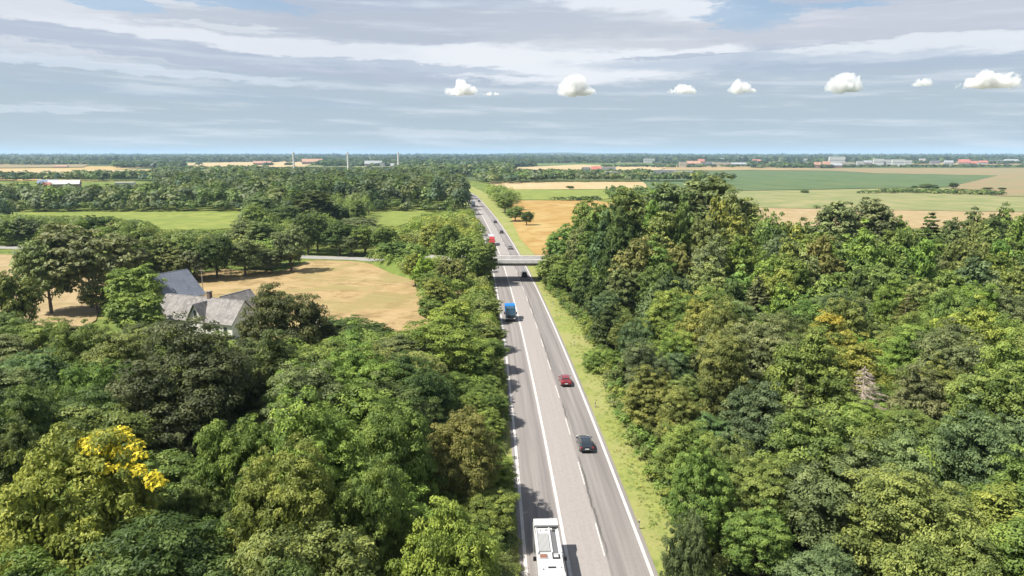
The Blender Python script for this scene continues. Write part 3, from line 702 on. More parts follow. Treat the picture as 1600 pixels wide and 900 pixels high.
fill('tree belt behind the farm', [(-72, 222), (-96, 238), (-160, 262), (-190, 262), (-150, 186), (-118, 182), (-104, 200)], 6.0, lambda x, y: 9, {'dark green': 2, 'grey-green': 1.5, 'mid green': 3, 'olive': 1, 'fresh green': 1}, {'ragged': 2, 'round': 2, 'wide': 1}, 5000, .72, sky='belt', edge=lambda x, y: True)
fill('trees at the left by the pale stubble field', [(-132, 272), (-320, 290), (-340, 360), (-150, 352)], 6.5, lambda x, y: 11, {'dark green': 2, 'grey-green': 1.5, 'mid green': 3, 'olive': 1, 'fresh green': 1}, {'ragged': 2, 'round': 2, 'wide': 1}, 6000, .72, sky='belt', edge=lambda x, y: True)
fill('roadside copse left of the road past the bridge', B2, 6.0, lambda x, y: 8.5, {'fresh green': 2, 'mid green': 3, 'olive': 1}, {'round': 2, 'ragged': 2}, 4000, .72, lambda x, y: True, sky='belt')
fill('farm trees', [(-112, 122), (-165, 160), (-140, 190), (-104, 168), (-94, 150), (-90, 130)], 5.0, lambda x, y: 6.5, {'mid green': 2, 'olive': 1, 'grey-green': 1.5}, {'round': 1, 'ragged': 2}, 3000, .75, sky='farm', edge=lambda x, y: True)
FS = [(cx(y) + HW + 6, y) for y in (470, 520, 560, 620, 700)]
fill('row on the field side of the road past the bridge', FS + [(x + 14, y) for x, y in FS[::-1]], 10, lambda x, y: 13, {'mid green': 2, 'fresh green': 2, 'dark green': 1}, {'round': 3, 'wide': 1}, 1200, .62)

# keep what would stand on the road, the houses or a vehicle out
TREES = [t for t in TREES if t.label or not (abs(t.x - cx(t.y)) < HW + 3.2)]
TREES = [t for t in TREES if t.label or not (-98 < t.x < -52 and 128 < t.y < 186)]
TREES = [t for t in TREES if t.label or not (138 < t.y < 262 and proj(t.x, t.y, 3)[0] < 128)]

# rank by what the photo would show of each crown: a coarse painter's buffer
BW, BH = 640, 360
buf = np.zeros((BH, BW), bool); yy, xx = np.mgrid[0:BH, 0:BW]
for t in sorted(TREES, key=lambda t: t.y):
    zc = (t.base + t.h) / 2; px, py, dep = proj(t.x, t.y, zc); px *= BW / 1600; py *= BW / 1600
    rx = t.r / dep * F * BW / 1600 * .9; ry = (t.h - t.base) / 2 / dep * F * BW / 1600 * .9 + .3 * rx * (H - zc) / dep
    x0, x1, y0, y1 = int(max(0, px - rx)), int(min(BW, px + rx + 2)), int(max(0, py - ry)), int(min(BH, py + ry + 2))
    if x1 <= x0 or y1 <= y0: t.vis = 0; continue
    m = ((xx[y0:y1, x0:x1] - px) / max(rx, .7)) ** 2 + ((yy[y0:y1, x0:x1] - py) / max(ry, .7)) ** 2 < 1
    sub = buf[y0:y1, x0:x1]; t.vis = int((m & ~sub).sum()); sub |= m
    t.px, t.py = px * 1600 / BW, py * 1600 / BW
    if t.label: t.vis = max(t.vis, 1) + 100000
order = sorted(TREES, key=lambda t: -t.vis)
SINGLE = [t for t in order[:300] if t.vis > 12]; REST = [t for t in TREES if t not in set(SINGLE) ] if False else [t for t in order if not (t in order[:300] and t.vis > 12)]

# labels of the trees without one of their own: colour + habit + place, then their order in the group
HABIT = {'ragged': 'ragged-topped tree', 'round': 'round-topped tree', 'wide': 'spreading tree', 'tall': 'slender tree', 'conifer': 'conifer', 'shrub': 'low bush'}
def where(t):
    if t.zone == 'right wood':
        d = 'at bottom edge' if t.y < 62 else 'beside hatchback' if t.y < 90 else 'beside red car' if t.y < 130 else 'beside blue lorry' if t.y < 175 else 'on its skyline'
        s = 'verge half' if t.px < 1150 else 'middle' if t.px < 1380 else 'far side'
        return f'in right wood {s} {d}'
    if t.zone == 'left wood':
        d = 'at bottom edge' if t.y < 60 else 'behind bottom row' if t.y < 90 else 'below the farm'
        s = 'left part' if t.px < 300 else 'middle' if t.px < 560 else 'road half'
        return f'in left wood {s} {d}'
    if t.zone == 'edge of the right wood along the verge':
        return 'on right verge ' + ('before hatchback' if t.y < 82 else 'before red car' if t.y < 108 else 'before blue lorry' if t.y < 153 else 'before bridge')
    if t.zone == 'left roadside row':
        return 'in left roadside row ' + ('before hatchback' if t.y < 82 else 'before blue lorry' if t.y < 153 else 'before bridge')
    return {'roadside copse left of the road past the bridge': 'in copse past the bridge',
            'tree belt between the golden field and the meadow': 'in belt behind golden field',
            'tree belt behind the farm': 'in the belt behind the farm', 'trees at the left by the pale stubble field': 'beyond pale stubble field',
            'farm trees': 'among the farm trees', 'trees on the bridge ramp left of the road': 'on the bridge ramp', 'trees between the two meadows': 'between the two meadows', 'row on the field side of the road past the bridge': 'in field-side row past bridge'}[t.zone]
byl = {}
for t in SINGLE:
    if not t.label: byl.setdefault((t.colour, t.shape, where(t)), []).append(t)
ORD = ['', 'second ', 'third ', 'fourth ', 'fifth ', 'sixth ', 'seventh ', 'eighth ', 'ninth ']
NUM = ['', '', 'two', 'three', 'four', 'five', 'six', 'seven', 'eight', 'nine']
for (c, sh, w), L in byl.items():
    L.sort(key=lambda t: t.px)
    for k, t in enumerate(L):
        if len(L) == 1: t.label = f'{c} {HABIT[sh]} {w}'
        else:
            pre = 'leftmost' if k == 0 else 'rightmost' if k == len(L) - 1 else ORD[min(k, 8)] + 'from left'
            assert len(L) < 10
            pl = HABIT[sh].replace('tree', 'trees').replace('conifer', 'conifers').replace('bush', 'bushes')
            t.label = f'{pre} of {NUM[min(len(L), 9)]} {c} {pl} {w}'
            if len(t.label.split()) > 16: t.label = t.label.replace(' in left wood', ' left wood').replace(' in right wood', ' right wood')
            if len(t.label.split()) > 16: t.label = t.label.replace('from left of', 'of')
GROUP = {'right wood': 'trees of the right wood', 'left wood': 'trees of the left wood', None: None}

SPLASH = {'yellow': ((.52, .42, .03), [(q[0], q[1], q[2], .75, .8) for q in ((1.0, 1.6, 3.7), (1.8, 1.3, 4.0), (2.5, 1.9, 4.0), (3.1, 1.2, 3.9), (2.1, .4, 3.3), (3.3, .3, 3.1), (4.0, 1.0, 3.3), (4.5, .4, 2.7), (1.2, .4, 3.3), (3.9, -.5, 2.3), (4.8, -.4, 2.0), (6.0, -.6, 1.6), (6.4, -.9, 1.2), (2.8, -.9, 2.3), (.2, 1.4, 3.4))]), 'amber': ((.34, .27, .04), [(-1.2, -.6, 3.1, 1.0, 1.2), (-.2, -.4, 3.5, 1.0, 1.1), (1.4, -.1, 3.0, 1.0, 1.2), (.6, -1.2, 2.8, .8, 1.0)])}
def dead_crown(parent, h):
    g = np.random.default_rng(5); mb = MB(); tw = MB()
    mb.tube((0, 0, 0), (0, 0, h), .2, .02, 8)
    for k in range(110):
        z = h * (.35 + .64 * (k / 110)); a = k * 2.4 + g.normal(0, .3); ln = ((h - z) * .60 + .3) * g.uniform(.55, 1.2); p = (ln * cos(a), ln * sin(a), z - .10 * ln + .05 * g.normal())
        tw.tube((0, 0, z), p, .035, .01, 5)
        for q in range(14):
            f = g.uniform(.3, 1); b = a + g.choice([-1, 1]) * g.uniform(.5, 1.1); l2 = ln * .45 * g.uniform(.5, 1)
            s = (p[0] * f, p[1] * f, z + (p[2] - z) * f); tw.tube(s, (s[0] + l2 * cos(b), s[1] + l2 * sin(b), s[2] - .12), .018, .008, 4)
    mb.build('trunk', BARK_PALE, parent, smooth=True); tw.build('bare_branches', BARK_PALE, parent)

def plant(t, i):
    g = np.random.default_rng(1000 + i)
    name = t.name or {'shrub': 'bush', 'conifer': 'conifer_tree', 'tall': 'slender_tree', 'wide': 'spreading_tree'}.get(t.shape, 'broadleaf_tree')
    grp = 'trees of the ' + t.zone if t.zone else 'trees and bushes told apart by look'
    if t.zone and t.zone.split()[0] in ('trees', 'farm', 'tree', 'row', 'edge', 'left', 'roadside', 'right'): grp = {'edge of the right wood along the verge': 'trees along the right verge', 'left roadside row': 'trees of the left roadside row', 'right wood': 'trees of the right wood', 'left wood': 'trees of the left wood'}.get(t.zone, t.zone)
    e = empty(name, (t.x, t.y, t.zg), 0, t.label, 'bush' if t.shape == 'shrub' else 'tree', grp)
    if t.shape == 'dead': dead_crown(e, t.h); return
    lod = NEAR if t.y < 125 else MID
    me = lod[t.shape][g.integers(len(lod[t.shape]))]
    c = link('crown', me, e)
    sz = (t.h - t.base) / CROWN_H[t.shape]; sx = t.r / CROWN_R[t.shape] * g.uniform(.95, 1.1); sy = t.r / CROWN_R[t.shape] * g.uniform(.95, 1.1)
    c.location = (0, 0, t.base); c.scale = (sx, sy, sz); c.rotation_euler = (g.normal(0, .04), g.normal(0, .04), g.uniform(0, 2 * pi) if not t.sub else .4)
    b = np.array(PAL[t.colour]); b = b if t.colour in ('purplish brown', 'dark green') else b * .72 + .28 * np.array(PAL['mid green']); b = b * g.uniform(.88, 1.14); b *= 1 + g.normal(0, .05, 3); c.color = (*b, 1)
    k = link('trunk', TRUNK[t.shape][i % 2], e)
    k.location = (0, 0, t.base); k.rotation_euler = (0, 0, g.uniform(0, 6)); kz = min(sz, 1.3); ks = min((sx + sy) / 2, 1.15); k.scale = (ks, ks, kz)
    if t.sub:
        col, blobs = SPLASH[t.sub]; P, N = [], []
        for bx, by, bz, r, w in blobs:
            n = int(190 * r * w); d = rand_dirs(n, g); d[:, 2] = abs(d[:, 2])
            P.append(np.array([bx, by, t.h - t.base - 4.2 + bz]) + d * np.array([w, w, r * .8]) * g.random((n, 1)) ** .35); N.append(d + np.array([0, 0, .5]) + g.normal(0, .4, (n, 3)))
        P = np.concatenate(P); N = np.concatenate(N); N /= np.linalg.norm(N, axis=1, keepdims=True)
        me2 = np_mesh('yellow_leaves', quads(P, N, .24 * g.uniform(.6, 1.3, len(P)), g), len(P), LEAF, {'tone': g.uniform(.35, .9, len(P))})
        o = link('yellow_branch', me2, e); o.location = (0, 0, t.base); o.color = (*col, 1); o['label'] = 'branch of bright yellow leaves'
for i, t in enumerate(SINGLE): plant(t, i)

# ------------------------------------------------------------------ woods that read as one mass
def mass(name, trees, per, leaf, seed, kind='stuff'):
    """trees: (x, y, z, height, radius, rgb); a lumpy cloud of leaf clumps for each, joined"""
    g = np.random.default_rng(seed); A = np.array([(x, y, z, h, r) for x, y, z, h, r, c in trees]); Cc = np.array([c for *_, c in trees])
    n = len(A); q = 7
    ld = rand_dirs(n * q, g).reshape(n, q, 3); ld[:, :, 2] = abs(ld[:, :, 2]) * 1.2 - .3
    per = np.full(n, per) if np.isscalar(per) else np.array(per); leaf = np.full(n, leaf) if np.isscalar(leaf) else np.array(leaf)
    idx = np.repeat(np.arange(n), per); li = g.integers(0, q, len(idx)); d = rand_dirs(len(idx), g); d[:, 2] = np.where(d[:, 2] < -.3, -d[:, 2], d[:, 2])
    lob = ld[idx, li]
    unit = lob * .58 + d * .47 * g.random((len(idx), 1)) ** .25
    base = A[idx, 3] * .12
    pos = np.c_[A[idx, 0] + unit[:, 0] * A[idx, 4], A[idx, 1] + unit[:, 1] * A[idx, 4], A[idx, 2] + base + (A[idx, 3] - base) * (.34 + .62 * unit[:, 2])]
    N = d + lob * .5 + np.array([0, 0, .3]) + g.normal(0, .3, (len(idx), 3)); N /= np.linalg.norm(N, axis=1, keepdims=True)
    tone = .25 + .45 * g.random((n, q))[idx, li] + .35 * g.random(len(idx))
    me = np_mesh(name, quads(pos, N, leaf[idx] * A[idx, 4] * g.uniform(.6, 1.3, len(idx)), g, 1.2), len(idx), LEAF_FAR, {'tone': tone, 'tint': Cc[idx] * g.uniform(.9, 1.1, (len(idx), 1))})
    o = link(name, me); o['kind'] = kind; return o
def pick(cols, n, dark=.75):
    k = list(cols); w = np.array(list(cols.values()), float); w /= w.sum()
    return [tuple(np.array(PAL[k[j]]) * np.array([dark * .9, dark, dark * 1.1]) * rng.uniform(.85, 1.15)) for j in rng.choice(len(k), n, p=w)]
WL = [t for t in REST if t.y < 620]
mass('woodland', [(t.x, t.y, 0, t.h, t.r, tuple(.7 * np.array(PAL[t.colour]) + .3 * np.array(PAL['mid green']))) for t in WL], [2200 if t.y < 100 else 1000 if t.y < 160 else 500 for t in WL], [.06 if t.y < 100 else .085 if t.y < 160 else .13 for t in WL], 11)
def scatter(poly, gap, h, cols, jitter=.2, zoff=0., dark=.75):
    xs = [p[0] for p in poly]; ys = [p[1] for p in poly]; L = []
    nx = int((max(xs) - min(xs)) / gap) + 1; ny = int((max(ys) - min(ys)) / gap) + 1
    for i in range(nx):
        for j in range(ny):
            x = min(xs) + (i + .5 * (j % 2) + rng.uniform(-.35, .35)) * gap; y = min(ys) + (j + rng.uniform(-.35, .35)) * gap
            if inpoly(x, y, poly) and abs(x) < .80 * y + 60: L.append([x, y, zoff, h * rng.uniform(1 - jitter, 1 + jitter), gap * rng.uniform(.62, .9)])
    c = pick(cols, len(L), dark); return [(*a, b) for a, b in zip(L, c)]
FAR = {'dark green': 3, 'mid green': 2.5, 'grey-green': 2, 'olive': 1.2, 'bluish green': 1.2, 'brownish green': .5}
FW = [(cx(420) - 13, 430), (cx(520) - 12, 520), (cx(640) - 11, 640), (cx(760) - 11, 760), (cx(900) - 11, 900), (-330, 900), (-360, 700), (-260, 560), (-172, 470), (-148, 380), (-130, 352), (-112, 360), (-118, 462), (-60, 474)]
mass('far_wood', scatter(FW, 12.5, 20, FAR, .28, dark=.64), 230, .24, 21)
mass('far_wood', scatter([(-160, 472), (-310, 462), (-420, 470), (-450, 530), (-300, 550), (-170, 565)], 11, 16.5, FAR), 190, .26, 22)
mass('far_wood', scatter([(-150, 466), (-310, 456), (-425, 464), (-425, 474), (-310, 466), (-150, 476)], 5.5, 8, FAR) + scatter([(-118, 455), (-60, 467), (cx(430) - 13, 422), (cx(430) - 13, 432), (-60, 478), (-118, 465)], 5.5, 8, FAR), 130, .3, 28)
mass('far_wood', scatter([(-250, 345), (-420, 330), (-470, 450), (-400, 448), (-330, 425)], 11, 17, {'dark green': 3, 'bluish green': 2, 'mid green': 2}), 190, .26, 23)
mass('tree_line', scatter([at(758, 288)[:2], at(850, 285)[:2], at(1010, 284)[:2], at(1120, 284)[:2], (330, 1010), (-60, 1060)], 14, 14, FAR), 110, .32, 24)
mass('tree_line', scatter([(75, 540), (150, 520), (160, 590), (85, 600)], 10, 12, {'dark green': 2, 'mid green': 2}), 150, .28, 25)
mass('tree_line', scatter([at(860, 313)[:2], at(935, 311)[:2], at(935, 313.5)[:2], at(860, 314)[:2]], 6, 3.2, {'olive': 1, 'dark green': 1}), 60, .35, 26)
mass('hedge', scatter([at(1330, 303)[:2], at(1420, 302)[:2], at(1570, 306)[:2], at(1570, 303)[:2], at(1430, 299)[:2]], 7, 4.0, {'olive': 1, 'mid green': 1, 'dark green': 1}), 60, .35, 27)
# belts farther out, the small-grained country up to the horizon
def belt(px0, px1, y, deep, gap, h, cols, seed, per=40, thin=1.):
    a = at(px0, y); b = at(px1, y); poly = [a[:2], b[:2], (b[0] * (1 + deep / b[1]), b[1] + deep), (a[0] * (1 + deep / a[1]), a[1] + deep)]
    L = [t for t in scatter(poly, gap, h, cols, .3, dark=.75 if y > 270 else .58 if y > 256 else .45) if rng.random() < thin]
    return L
FB = {'dark green': 3, 'bluish green': 2.2, 'mid green': 1.5, 'grey-green': 1}
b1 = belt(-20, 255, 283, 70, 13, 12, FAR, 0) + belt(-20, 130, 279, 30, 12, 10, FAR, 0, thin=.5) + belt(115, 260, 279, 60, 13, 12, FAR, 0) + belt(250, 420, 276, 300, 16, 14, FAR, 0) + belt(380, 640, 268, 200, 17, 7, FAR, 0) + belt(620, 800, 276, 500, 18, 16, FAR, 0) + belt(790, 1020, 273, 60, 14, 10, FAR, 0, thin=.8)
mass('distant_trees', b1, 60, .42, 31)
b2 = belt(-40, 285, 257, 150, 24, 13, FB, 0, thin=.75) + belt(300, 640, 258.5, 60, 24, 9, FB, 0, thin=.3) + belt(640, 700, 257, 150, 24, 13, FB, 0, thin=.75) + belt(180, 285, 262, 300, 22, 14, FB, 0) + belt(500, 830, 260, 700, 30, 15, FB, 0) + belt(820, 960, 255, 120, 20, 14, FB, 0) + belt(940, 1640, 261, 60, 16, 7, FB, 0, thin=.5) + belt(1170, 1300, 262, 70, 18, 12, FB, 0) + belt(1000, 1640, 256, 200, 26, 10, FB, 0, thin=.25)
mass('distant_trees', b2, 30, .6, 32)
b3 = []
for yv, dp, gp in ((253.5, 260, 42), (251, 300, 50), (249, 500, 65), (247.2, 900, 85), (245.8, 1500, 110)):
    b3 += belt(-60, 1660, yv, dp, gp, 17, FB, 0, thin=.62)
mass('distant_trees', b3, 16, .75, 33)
print('TREES', len(TREES), 'single', len(SINGLE), 'rest', len(REST), 'far', len(b1), len(b2), len(b3))

# ------------------------------------------------------------------ crossing road and bridge
CONC = mat('concrete', (.50, .48, .45), .85, noise=.18, scale=.9); CONC_DARK = mat('concrete_dark', (.20, .18, .165), .9, noise=.3, scale=.7)
CONC_PALE = mat('concrete_pale', (.66, .64, .61), .85, noise=.12, scale=.9); TAR = mat('tarmac', (.24, .23, .22), .9, noise=.15, scale=.6); STEEL = mat('galvanised', (.45, .46, .47), .45, .7)
def ribbon(path, w0, w1, dz=0.):
    vs = []; P = [Vector(p) for p in path]
    for i, p in enumerate(P):
        d = (P[min(i + 1, len(P) - 1)] - P[max(i - 1, 0)]); d.z = 0; d.normalize(); n = Vector((d.y, -d.x, 0))
        vs += [p + n * w0 + Vector((0, 0, dz)), p + n * w1 + Vector((0, 0, dz))]
    mb = MB(); mb.add(vs, [(2 * i, 2 * i + 1, 2 * i + 3, 2 * i + 2) for i in range(len(P) - 1)]); return mb
for seg in (CROSS[:8], CROSS[8:]):
    o = ribbon(seg, -3.4, 3.4, .05).build('crossing_road', TAR); o['kind'] = 'structure'
    for a, b in ((-3.0, -2.86), (2.86, 3.0)): ribbon(seg, a, b, .075).build('edge_line', PAINT, o)
    mb = MB(); P = [Vector(p) for p in seg]; rings = []
    for i, p in enumerate(P):
        d = (P[min(i + 1, len(P) - 1)] - P[max(i - 1, 0)]); d.z = 0; d.normalize(); n = Vector((d.y, -d.x, 0)); f = 4.6 + max(0, p.z) * 1.3
        rings.append([p - n * f + Vector((0, 0, -p.z - .35)), p - n * 4.6, p + n * 4.6, p + n * f + Vector((0, 0, -p.z - .35))])
    mb.loft(rings); o = mb.build('embankment', GRASSLAND); o['kind'] = 'structure'
BX0, BX1, BY0, BY1, BZ = -16.2, 22.2, 202.6, 211.4, 6.3
br = empty('road_bridge', ((BX0 + BX1) / 2, 207, 0), 0, 'concrete road bridge crossing over the motorway', 'bridge')
bx = (BX0 + BX1) / 2
def bpart(name, mb, m, bevel=.03): mb.v = [(x - bx, y - 207, z) for x, y, z in mb.v]; return mb.build(name, m, br, bevel)
bpart('deck', MB().box(BX0, BX1, BY0 + .25, BY1 - .25, BZ - .45, BZ), CONC_DARK)
bpart('road_surface', MB().box(BX0, BX1, BY0 + 1.0, BY1 - 1.0, BZ, BZ + .07), TAR, 0)
for ya in (BY0, BY1 - .3):
    p = bpart('parapet', MB().box(BX0, BX1, ya, ya + .3, BZ - .46, BZ + .62), CONC_PALE)
    rl = MB(); rl.box(BX0, BX1, ya + .12, ya + .18, BZ + 1.0, BZ + 1.06)
    rail = bpart('handrail', rl, STEEL, 0)
    for k in range(20):
        x = BX0 + .6 + k * 1.95
        bpart('post', MB().box(x, x + .06, ya + .11, ya + .19, BZ + .62, BZ + 1.0), STEEL, 0)
for ya in (BY0 + .9, BY0 + 3.3, BY0 + 5.7, BY1 - 1.5):
    bpart('girder', MB().box(BX0, BX1, ya, ya + .6, BZ - 1.35, BZ - .45), CONC_DARK)  # dark concrete colour carries the girders' shade under the overhang
for xa in (cx(207) - HW - 3.2, cx(207) + HW + 5.2):
    bpart('pier', MB().box(xa, xa + .7, BY0 + .6, BY1 - .6, -.3, BZ - 1.35), CONC_DARK, .05)
for xa in (BX0 - .6, BX1 - 1.4):
    bpart('abutment', MB().box(xa, xa + 2., BY0 + .4, BY1 - .4, -.3, BZ - .46), CONC_DARK, .05)

# ------------------------------------------------------------------ farm
WHITE = mat('limewash', (.66, .64, .59), .85, noise=.08, scale=.8); DARK = mat('dark_glass', (.03, .035, .04), .15, spec=.6); FRAME = mat('frame_grey', (.5, .5, .48), .5)
def roof_mat(name, c1, c2, c3):
    m = bpy.data.materials.new(name); m.use_nodes = True; nt = NT(m.node_tree); b = m.node_tree.nodes['Principled BSDF']; b.inputs['Roughness'].default_value = .75; b.inputs['Specular IOR Level'].default_value = .3
    P = nt.n('ShaderNodeTexCoord').outputs['Object']
    col = nt.mix(nt.rng(nt.noise(P, .5, 5., .65), .42, .6), c1, c2); col = nt.mix(nt.m('MULTIPLY', nt.rng(nt.noise(P, 1.7, 4.), .52, .62), .8), col, c3)
    nt.put(b.inputs['Base Color'], col); return m
FIBRE = roof_mat('fibre_cement', (.20, .187, .178), (.14, .13, .125), (.25, .235, .22)); MOSSY = roof_mat('mossy_roof', (.20, .18, .145), (.14, .125, .10), (.25, .225, .18)); SLATE = roof_mat('slate_blue', (.145, .163, .20), (.12, .135, .165), (.18, .195, .23))
def gabled(name, A, B, half, eave, ridge, walls, roofm, label, cat, over=.35, rows=None, parent=None):
    """house with its ridge from A to B (ground points); front side is the one nearer the camera; roof laid in sheet strips"""
    A = Vector((*A[:2], 0)); B = Vector((*B[:2], 0)); d = (B - A).normalized(); n = Vector((d.y, -d.x, 0))
    if n.y > 0: n = -n
    if d.cross(n).z > 0: A, B, d = B, A, -d
    Ln = (B - A).length; rz = atan2(d.y, d.x); o = (A + B) / 2
    e = empty(name, tuple(o), rz, label, cat) if parent is None else parent
    # local: x along the ridge, -y is the front
    h = Ln / 2
    MB().loft([[(x, -half, -.3), (x, -half, eave), (x, 0, ridge - .12), (x, half, eave), (x, half, -.3)] for x in (-h, h)]).build('wall', walls, e)
    k = (ridge - eave) / half
    for s in (-1, 1):
        rf = link('roof', MB().quad((-h - over, 0, ridge), (h + over, 0, ridge), (h + over, s * (half + over), eave - over * k), (-h - over, s * (half + over), eave - over * k), -.12 * s).mesh('roof', roofm), e)
        nst = max(3, int((Ln + 2 * over) / 1.1)) if s == -1 else 0
        for i in range(nst):                       # raised seams between the roofing sheets
            x = -h - over + (i + .5) * (Ln + 2 * over) / nst
            MB().quad((x - .05, 0, ridge + .06), (x + .05, 0, ridge + .06), (x + .05, s * (half + over), eave - over * k + .06), (x - .05, s * (half + over), eave - over * k + .06)).build('roof_seam', roofm, rf)
    MB().box(-h - over, h + over, -.16, .16, ridge - .02, ridge + .10).build('ridge_cap', roofm, e)
    return e, Ln, half
def window(e, x, y, z, w, h, face=-1, axis='y', parent=None):
    """framed window in a wall: frame proud of the wall, pane within"""
    if axis == 'y':
        f = MB().box(x - w / 2 - .08, x + w / 2 + .08, y - .05, y + .05, z - h / 2 - .08, z + h / 2 + .08).build('window', FRAME, e)
        MB().box(x - w / 2, x + w / 2, y + face * .03, y + face * .07, z - h / 2, z + h / 2).build('pane', DARK, f)
    else:
        f = MB().box(x - .05, x + .05, y - w / 2 - .08, y + w / 2 + .08, z - h / 2 - .08, z + h / 2 + .08).build('window', FRAME, e)
        MB().box(x + face * .03, x + face * .07, y - w / 2, y + w / 2, z - h / 2, z + h / 2).build('pane', DARK, f)
RZ = 7.4
Rr = Vector(at(381, 470, RZ)); Ll = Vector(at(262, 459, RZ))
fh, FL, fw = gabled('farmhouse', Ll, Rr, 4.0, 3.3, RZ, WHITE, FIBRE, 'white farmhouse with weathered grey roof and a pointed front gable', 'house')
# cross gable in the middle of the front
gx = (Vector(at(300, 497, 4.)) - fh.location).dot(Vector((cos(fh.rotation_euler.z), sin(fh.rotation_euler.z), 0)))
MB().loft([[(gx - 1.9, y, -.2), (gx - 1.9, y, 3.6), (gx, y, 6.6), (gx + 1.9, y, 3.6), (gx + 1.9, y, -.2)] for y in (-4.25, -.6)]).build('front_gable', WHITE, fh)
for s in (-1, 1):
    MB().quad((gx, -4.65, 6.85), (gx, -.2, 6.85), (gx + s * 2.25, -.2, 3.25), (gx + s * 2.25, -4.65, 3.25), .10 * s).build('gable_roof', FIBRE, fh)
window(fh, gx, -4.25, 4.7, .75, 1.5)
for x in (gx + 3.2, gx + 5.4, gx + 7.6, gx - 3.6, gx - 6.): 
    if abs(x) < FL / 2 - .6: window(fh, x, -4.0, 1.7, .9, 1.3)
window(fh, FL / 2, 1.6, 1.8, .9, 1.2, 1, 'x'); window(fh, FL / 2, -1.4, 1.8, .9, 1.2, 1, 'x'); window(fh, FL / 2, 0, 4.6, .8, 1.1, 1, 'x')
cxx = (Vector(at(331, 457, 8.4)) - fh.location).dot(Vector((cos(fh.rotation_euler.z), sin(fh.rotation_euler.z), 0)))
ch = MB().box(cxx - .4, cxx + .4, -.4, .4, RZ - .4, RZ + 1.3).build('chimney', mat('chimney_brick', (.17, .12, .10), .9, noise=.3, scale=4), fh)
MB().box(cxx - .5, cxx + .5, -.5, .5, RZ + 1.3, RZ + 1.45).build('chimney_cap', CONC_DARK, ch)
MB().quad((-FL / 2 - .36, -.1, RZ + .03), (gx - 2.4, -.1, RZ + .03), (gx - 2.4, -4.3, 3.03), (-FL / 2 - .36, -4.3, 3.03)).build('mossy_roof', MOSSY, fh)
b0 = Vector(at(243, 429, 9.2)); b1_ = Vector(at(291, 421, 9.2))
gabled('barn', b0 + (b0 - b1_) * .15, b1_, 6.0, 3.6, 9.2, WHITE, SLATE, 'barn with large slate blue roof behind the farmhouse', 'barn')
w0 = Vector(at(346, 463, 6.0)); w1 = Vector(at(389, 452, 6.0))
gabled('outbuilding', w0, w1, 2.6, 3.2, 6.0, WHITE, FIBRE, 'low grey-roofed outbuilding behind the right end of the farmhouse', 'shed')
pl = at(318, 462, 0)
e = empty('utility_pole', pl, 0, 'thin pale pole standing in the stubble behind the farmhouse', 'pole')
MB().tube((0, 0, -.3), (0, 0, 7.5), .14, .09).build('mast', mat('weathered_wood', (.36, .33, .28), .9), e); MB().box(-.7, .7, -.05, .05, 6.9, 7.05).build('cross_arm', BARK_PALE, e)
for k, (px, py) in enumerate(((930, 637), (998, 826), (897, 540), (864, 476))):
    p = at(px, py, 0); e = empty('marker_post', (p[0], p[1], 0), 0, ('white marker post on the verge between the red car and the dark hatchback', 'white marker post on the verge nearest the bottom edge', 'white marker post on the verge beyond the red car', 'white marker post on the verge level with the blue lorry')[k], 'marker post', 'marker posts along the verge')
    MB().box(-.07, .07, -.06, .06, -.1, 1.0, .9).build('post', PAINT, e, .015); MB().box(-.075, .075, -.065, .065, .72, .86).build('black_band', DARK, e)

# ------------------------------------------------------------------ far buildings and towers
BM = {n: mat('render_' + n.replace(' ', '_'), c, .8, noise=.06, scale=.1) for n, c in dict(white=(.46, .46, .45), cream=(.40, .35, .28), brick=(.25, .15, .11), grey=(.28, .28, .28), pink=(.36, .28, .24)).items()}
RM = {n: mat('roofing_' + n.replace(' ', '_'), c, .75, noise=.12, scale=.1) for n, c in dict(red=(.34, .13, .10), dark=(.09, .09, .10), grey=(.24, .25, .26), white=(.42, .42, .42), blue=(.16, .20, .27), orange=(.32, .19, .13)).items()}
def building(px, yb, wpx, hpx, wall, roof, kind, label, name='house', cat='house', group='buildings of the far country', depth=.6):
    x, y, _ = at(px, yb); D = math.hypot(y, H); w = wpx / F * D; h = max(3.2, 1.2 * hpx / F * D); dp = max(6, min(w * depth, 40)); y += dp / 2
    e = empty(name, (x, y, 0), atan2(-x, y) * .6, label, cat, group)
    if kind == 'flat':
        MB().box(-w / 2, w / 2, -dp / 2, dp / 2, -1.5, h).build('wall', BM[wall], e)
        MB().box(-w / 2 - .3, w / 2 + .3, -dp / 2 - .3, dp / 2 + .3, h, h + .6).build('roof', RM[roof], e)
    else:
        ev = h * .5
        if kind == 'gable':
            MB().loft([[(q, -dp / 2, -1.5), (q, -dp / 2, ev), (q, 0, h - .3), (q, dp / 2, ev), (q, dp / 2, -1.5)] for q in (-w / 2, w / 2)]).build('wall', BM[wall], e)
            for s in (-1, 1): MB().quad((-w / 2 - .5, 0, h), (w / 2 + .5, 0, h), (w / 2 + .5, s * (dp / 2 + .6), ev - .4), (-w / 2 - .5, s * (dp / 2 + .6), ev - .4), -.3 * s).build('roof', RM[roof], e)
    nw = int(max(2, min(8, wpx // 2.4))); zz = (h if kind == 'flat' else h * .5) * .5
    if wpx >= 7:
        for i in range(nw):
            q = -w / 2 + (i + .5) * w / nw
            f = MB().box(q - w / nw * .28, q + w / nw * .28, -dp / 2 - .12, -dp / 2 + .02, zz - h * .10, zz + h * .10).build('window', FRAME, e)
            MB().box(q - w / nw * .23, q + w / nw * .23, -dp / 2 - .2, -dp / 2 - .12, zz - h * .07, zz + h * .07).build('pane', DARK, f)
    return e
building(71, 291, 26, 8, 'brick', 'blue', 'gable', 'blue-grey roofed barn at the left beside the red-walled farm', 'barn', 'barn')
